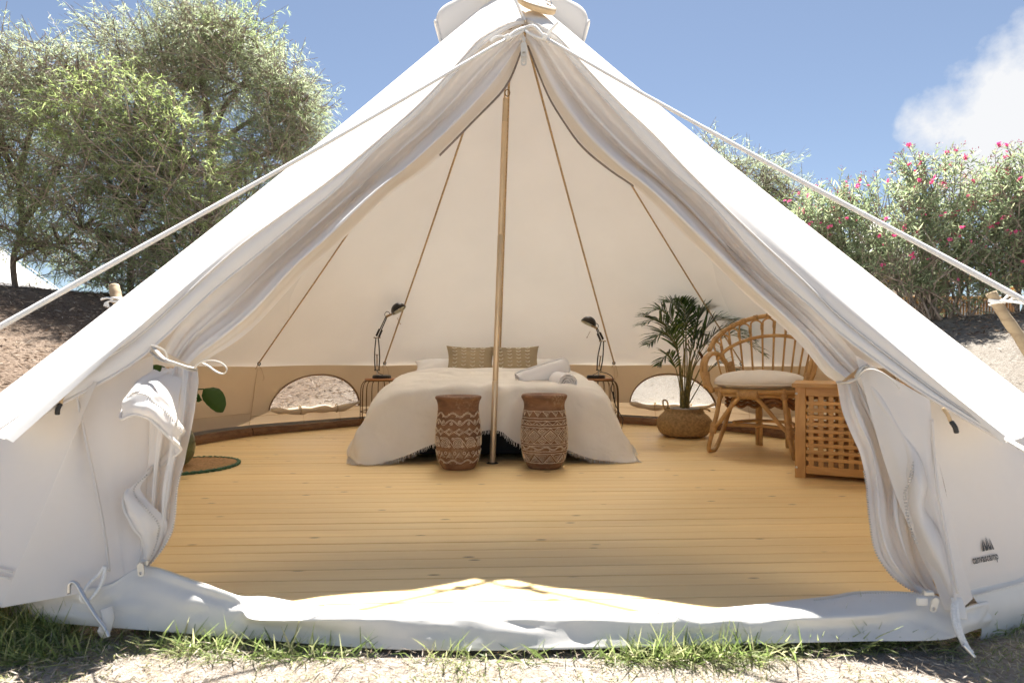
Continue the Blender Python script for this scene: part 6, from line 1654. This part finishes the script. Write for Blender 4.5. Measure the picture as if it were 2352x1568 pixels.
def oleander(label, u, d, tops, nshoot, nflow, nstem, seed):
    """tops: (u, v, ru, rv) lobes of the crown in the photo's directions, at distance d"""
    rg = np.random.default_rng(seed); b_ = gp(u, d, -.02); t = empty('oleander_bush', tuple(b_)); tag(t, label, 'flowering shrub', 'flowering bushes right of the tent')
    k = d / FPX; sh = []; g = G()
    tot = sum(l[2] * l[3] for l in tops)
    P, D = [], []
    for (uu, vv, ru, rv) in tops:
        n = int(nshoot * ru * rv / tot); q = rg.normal(size=(n, 3)); q /= np.linalg.norm(q, axis=1)[:, None]
        rr = rg.uniform(.30, 1.0, n) ** .5
        rr *= 1 + .15 * np.sin(q[:, 0] * 5 + uu) + .12 * np.sin(q[:, 2] * 8 + vv)
        c = np.array(px(uu, vv, d) - b_); p = c + q * rr[:, None] * np.array([ru * k, min(ru * k, .9), rv * k])
        o_ = q * .6 + rg.normal(0, .35, (n, 3)) + np.array([0, 0, .75]); o_ /= np.linalg.norm(o_, axis=1)[:, None]
        P.append(p); D.append(o_)
    P = np.concatenate(P); D = np.concatenate(D); keep = P[:, 2] > .15; P, D = P[keep], D[keep]; n = len(P)
    nl = 15; s = np.tile((np.arange(nl) // 3 + .6) / 5.2, (n, 1)) ; L = rg.uniform(.22, .42, n)
    bp = P[:, None, :] + D[:, None, :] * (s * L[:, None])[..., None]
    az = rg.uniform(0, 6.28, (n, 1)) + np.arange(nl)[None] * 2.3
    x = np.cross(D, rg.normal(size=(n, 3))); x /= np.linalg.norm(x, axis=1)[:, None]; y = np.cross(D, x)
    ld = x[:, None, :] * np.cos(az)[..., None] * .75 + y[:, None, :] * np.sin(az)[..., None] * .75 + D[:, None, :] * .75
    ld = ld.reshape(-1, 3); ld /= np.linalg.norm(ld, axis=1)[:, None]; bp = bp.reshape(-1, 3)
    wd = np.cross(ld, rg.normal(size=ld.shape)); wd /= np.linalg.norm(wd, axis=1)[:, None]; m_ = len(ld)
    v, q = leaf_quads(bp, ld, wd, rg.uniform(.075, .135, m_), rg.uniform(.016, .024, m_), rg.uniform(.0, .8, m_))
    np_mesh('crown', v, q, M['oleander'], t, 'stuff')
    e = P + D * L[:, None]; a_ = P - D * .30; wv = np.cross(D, rg.normal(size=(n, 3))); wv /= np.linalg.norm(wv, axis=1)[:, None]; wv *= .006
    np_mesh('twigs', np.stack([a_ - wv * 1.5, a_ + wv * 1.5, e + wv * .5, e - wv * .5], 1).reshape(-1, 3), np.arange(n * 4).reshape(n, 4), M['twig'], t, 'stuff')
    for i in range(nstem):
        a = P[rg.integers(n)]; a = V(*a); f = V(rg.uniform(-.35, .35), rg.uniform(-.25, .25), 0)
        Q = catmull([f, f.lerp(a, .35) + V(rg.uniform(-.1, .1), rg.uniform(-.1, .1), .12), f.lerp(a, .7) + V(rg.uniform(-.08, .08), 0, .06), a], 4)
        mesh('stem', *tube(Q, [lerp(rg.uniform(.014, .024), .006, j / (len(Q) - 1)) for j in range(len(Q))], 5), M['twig'], t)
    # flowers sit on the outer shoots, buds in dark heads above them
    score = P[:, 2] * .35 - P[:, 1] * 1.1 + rg.uniform(0, 1.6, n); order = np.argsort(-score)[:nflow * 2]; rg.shuffle(order)
    for i in order[:nflow]:
        o = bpy.data.objects.new('flower_cluster', fl_meshes[int(rg.integers(6))]); link(o, t); o.location = tuple(P[i] + D[i] * (L[i] + .01))
        o.rotation_euler = (rg.uniform(-.5, .5), rg.uniform(-.5, .5), rg.uniform(0, 6)); sc = rg.uniform(.65, 1.2); o.scale = (sc, sc, sc); o['kind'] = 'stuff'
    idx = np.argsort(-(P[:, 2] + rg.uniform(0, .7, n)))[:nflow * 2]; bb = np.repeat(P[idx] + D[idx] * L[idx][:, None], 8, 0) + rg.normal(0, .022, (len(idx) * 8, 3)); dd = rg.normal(size=bb.shape) + np.array([0, 0, 1.2]); dd /= np.linalg.norm(dd, axis=1)[:, None]
    ww = np.cross(dd, rg.normal(size=dd.shape)); ww /= np.linalg.norm(ww, axis=1)[:, None]; m_ = len(bb)
    v, q = leaf_quads(bb, dd, ww, rg.uniform(.02, .034, m_), rg.uniform(.008, .013, m_), np.zeros(m_)); np_mesh('flower_buds', v, q, M['bud'], t, 'stuff')
    return t
oleander('largest pink flowering oleander bush behind the leaning log stake', 2150, 8.6, [(2060, 500, 85, 75), (2160, 460, 90, 80), (2110, 590, 110, 80), (2230, 560, 100, 90), (2120, 400, 40, 30), (2200, 650, 90, 60), (2040, 620, 70, 60), (2100, 690, 60, 40)], 850, 75, 26, 31)
oleander('pink flowering oleander bush cut off by the right edge', 2400, 8.1, [(2300, 470, 60, 70), (2390, 460, 90, 90), (2320, 570, 80, 80), (2420, 600, 90, 100), (2345, 680, 70, 50)], 620, 48, 18, 32)
oleander('smaller oleander bush with few flowers beside the tent roof', 1930, 9.4, [(1900, 500, 60, 60), (1950, 570, 65, 65), (1860, 540, 50, 60), (1920, 640, 60, 50), (1990, 640, 50, 50)], 520, 30, 16, 33)

# ------------------------------------------------------------------ beyond the plants
def far_tent(label, uc, va, d, R, H, wallh, mat_door=True):
    c = gp(uc, d); t = empty('white_tent', (c.x, c.y, 0)); tag(t, label, 'tent'); top = px(uc, va, d).z
    vs, fs = lathe([(0.03, top), (R * .3, top - H * .34), (R * .62, top - H * .66), (R, top - H), (R * .97, top - H - .03), (R * .98, top - H - wallh)], 28)
    mesh('tent_canvas', vs, fs, M['canvas'], t)
    for q in range(0, 28, 3):
        a = 2 * PI * q / 28; P = [V(.04 * math.cos(a), .04 * math.sin(a), top + .01), V(R * math.cos(a), R * math.sin(a), top - H + .012), V((R + .9) * math.cos(a), (R + .9) * math.sin(a), top - H - wallh + .2)]
        mesh('guy_line', *tube(P, .012, 4), M['rope'], t)
    mesh('pole_tip', *tube([V(0, 0, top - .05), V(0, 0, top + .12)], .03, 6), M['acacia'], t)
far_tent('white tent partly seen past the trees at the left edge', -40, 540, 17.5, 2.3, 1.9, 1.6)
far_tent('white tent glimpsed through the flowering bushes on the right', 2010, 500, 15.5, 1.5, 1.5, 1.8)
hut = empty('bamboo_bar', tuple(gp(2190, 12.6))); tag(hut, 'bamboo panelled bar with wooden posts glimpsed behind the bushes', 'bar hut')
hz = lambda v: px(2190, v, 12.6).z - hut.location.z
M['bamboo'] = woodmat('bamboo', (0.48, 0.29, 0.13), (0.30, 0.16, 0.06), (6, 6, 2), False, .6, var=.25)
for k in range(46):
    x = -1.4 + k * .062; mesh('bamboo_cane', *tube([V(x, 0, -.2), V(x + .004, 0, hz(690))], .024, 6), M['bamboo'], hut)
mesh('counter', *box((0, 0, hz(686)), (3.1, .5, .06), None, .01), M['acacia'], hut, False)
for x in (-1.45, -.2, 1.4): mesh('post', *box((x, .1, hz(640) / 2), (.12, .12, hz(600)), None, .01), M['acacia'], hut, False)
mesh('beam', *box((0, .1, hz(638)), (3.2, .14, .14), None, .01), M['acacia'], hut, False)

# ------------------------------------------------------------------ grass, straw, leaf litter (nobody could count them)
M['grass'] = leafmat('green grass', [(0, (0.11, 0.15, 0.055)), (.4, (0.19, 0.24, 0.095)), (.75, (0.29, 0.32, 0.155)), (1, (0.42, 0.40, 0.25))], .45, .45)
M['grass_pale'] = leafmat('pale dry grass', [(0, (0.25, 0.26, 0.12)), (.4, (0.40, 0.40, 0.22)), (.75, (0.55, 0.50, 0.34)), (1, (0.66, 0.58, 0.46))], .25, .6)
M['straw'] = leafmat('straw and mulch', [(0, (0.18, 0.125, 0.085)), (.3, (0.34, 0.27, 0.20)), (.7, (0.49, 0.42, 0.34)), (1, (0.62, 0.56, 0.48))], .1, .8)
M['litter'] = leafmat('brown leaf litter', [(0, (0.06, 0.042, 0.03)), (.4, (0.15, 0.105, 0.075)), (.8, (0.27, 0.205, 0.155)), (1, (0.46, 0.38, 0.30))], .2, .8)
def gz(P): return np.array([ground_z(float(a), float(b)) for a, b in P])
def blades(name, label, xy, L, W, lean, mat, cat='grass', seed=0):
    n = len(xy); z = gz(xy); base = np.column_stack([xy, z - .004])
    d = unit(np.column_stack([RNG.normal(0, lean, n), RNG.normal(0, lean, n) - lean * .25, np.ones(n)]))
    w = unit(np.cross(d, rand_dir(n)))
    v, q = leaf_quads(base, d, w, L, W, RNG.uniform(.3, 1.8, n))
    return tag(np_mesh(name, v, q, mat, None, 'stuff'), label, cat)
def tufts(centres, per, rad_, xs=1.6):
    out = []
    for (x, y, k) in centres:
        n = max(3, int(per * k)); out.append(np.column_stack([x + RNG.normal(0, rad_ * xs, n), y + RNG.normal(0, rad_ * .55, n)]))
    P = np.concatenate(out); r = np.hypot(P[:, 0], P[:, 1]); return P[r > 2.385]
cs = []
for u, v, k in ((20, 1480, 2.2), (60, 1470, 2.4), (110, 1478, 1.8), (160, 1490, 1.2), (30, 1510, 1.8), (90, 1520, 1.5), (140, 1515, 1.2), (200, 1505, .8), (250, 1500, .8), (300, 1500, .7), (350, 1492, .7), (400, 1500, .5), (440, 1495, 1.2), (480, 1500, 1.2), (520, 1500, .9), (560, 1510, .5), (640, 1515, .9), (700, 1512, 1.2), (780, 1520, .8), (840, 1518, .8), (1000, 1510, 1.4), (1050, 1515, 1.6), (1100, 1518, 1.4), (1160, 1520, 1.0), (1230, 1518, 1.1), (1300, 1514, 1.2), (1380, 1510, 1.2), (1440, 1512, 1.3), (1500, 1510, 1.4), (1560, 1512, 1.4), (1620, 1515, 1.2), (1690, 1512, 1.0), (1760, 1508, .8), (1850, 1500, .7), (1930, 1490, 1.4), (1990, 1488, 1.6), (2040, 1488, 1.4), (2090, 1485, .9), (2150, 1488, .4), (2250, 1460, .5), (2320, 1440, .6)):
    d = (CAMH + .10) * FPX / (v - HV); p = px(u, v, d); kk_ = k * (0.25 + 1.5 * max(0, noise.noise(Vector((p.x * 3.1, 0.7, 2))) + .28)); cs.append((p.x, p.y - .035, kk_))
P = tufts(cs, 105, .030); n = len(P)
blades('grass_tufts', 'fresh green grass tufts growing along the front of the tent', P, RNG.uniform(.035, .12, n), RNG.uniform(.0025, .0048, n), .7, M['grass'])
P = tufts([c for c in cs if c[2] > 1.1], 16, .03); n = len(P)
blades('tall_grass', 'long thin grass blades standing up against the groundsheet', P, RNG.uniform(.09, .17, n), RNG.uniform(.002, .0034, n), .42, M['grass'])
left = tufts([(px(u, 1450, 1.62).x, px(u, 1450, d_).y, k) for u, d_, k in ((10, 1.62, 3), (50, 1.62, 3), (90, 1.60, 2.2), (120, 1.6, 1.4), (-40, 1.65, 3))], 70, .03); n = len(left)
blades('tall_grass', 'thick tall green grass tuft at the left front corner of the tent', left, RNG.uniform(.08, .17, n), RNG.uniform(.003, .0052, n), .45, M['grass'])
n = 16000; P = np.column_stack([RNG.uniform(-1.9, 1.9, n), RNG.uniform(-2.72, -2.05, n)]); P = P[np.hypot(P[:, 0], P[:, 1]) > 2.40]
f = np.array([noise.noise(Vector((a * 3.2, b * 3.2, 9))) for a, b in P]); P = P[f > -.08]; n = len(P)
blades('short_grass', 'short pale green turf thinning out in front of the tent', P, RNG.uniform(.012, .036, n), RNG.uniform(.002, .004, n), .9, M['grass_pale'])
f = np.array([noise.noise(Vector((a * 3.2, b * 3.2, 9))) for a, b in P]); P = P[f > .10]; n = len(P)
blades('short_grass', 'patches of short greener turf in front of the tent', P + RNG.normal(0, .01, P.shape), RNG.uniform(.015, .040, n), RNG.uniform(.002, .0038, n), .8, M['grass'])
def scatter(name, label, P, L, W, mat, lift=.02, up=.22):
    n = len(P); z = gz(P); base = np.column_stack([P, z + RNG.uniform(0, lift, n)])
    d = unit(np.column_stack([RNG.normal(0, 1, n), RNG.normal(0, 1, n), RNG.normal(.03, up, n)])); w = unit(np.cross(d, rand_dir(n)))
    v, q = leaf_quads(base, d, w, L, W, RNG.uniform(-.3, .3, n)); return tag(np_mesh(name, v, q, mat, None, 'stuff'), label, 'ground cover')
n = 14000; P = np.column_stack([RNG.uniform(-1.9, 1.9, n), RNG.uniform(-2.75, -2.1, n)]); P = P[np.hypot(P[:, 0], P[:, 1]) > 2.36]; n = len(P)
scatter('straw', 'pale straw and mulch lying on the ground before the tent', P, RNG.uniform(.010, .035, n), RNG.uniform(.001, .0026, n), M['straw'])
n = 22000; r = RNG.uniform(2.9, 10.5, n); a = RNG.uniform(R_(85), R_(175), n); P = np.column_stack([r * np.cos(a), r * np.sin(a)])
scatter('leaf_litter', 'brown leaf litter and straw covering the bank behind the tent', P, RNG.uniform(.03, .09, n), RNG.uniform(.006, .018, n), M['litter'], .02, .2)
n = 5000; r = RNG.uniform(6.6, 10.5, n); a = RNG.uniform(R_(20), R_(62), n); P = np.column_stack([r * np.cos(a), r * np.sin(a)])
f = np.array([noise.noise(Vector((q[0] * .9, q[1] * .9, 2))) for q in P]); P = P[f > -.02]; n = len(P)
scatter('fallen_leaves', 'dark fallen leaves under the flowering bushes on the right', P, RNG.uniform(.04, .10, n), RNG.uniform(.010, .022, n), M['litter'], .02, .2)
n = 9000; r = RNG.uniform(2.8, 9.5, n); a = RNG.uniform(R_(-10), R_(190), n); P = np.column_stack([r * np.cos(a), r * np.sin(a)])
scatter('dry_straw', 'pale dry straw scattered over the bank behind the tent', P, RNG.uniform(.04, .10, n), RNG.uniform(.004, .010, n), M['straw'], .02, .2)
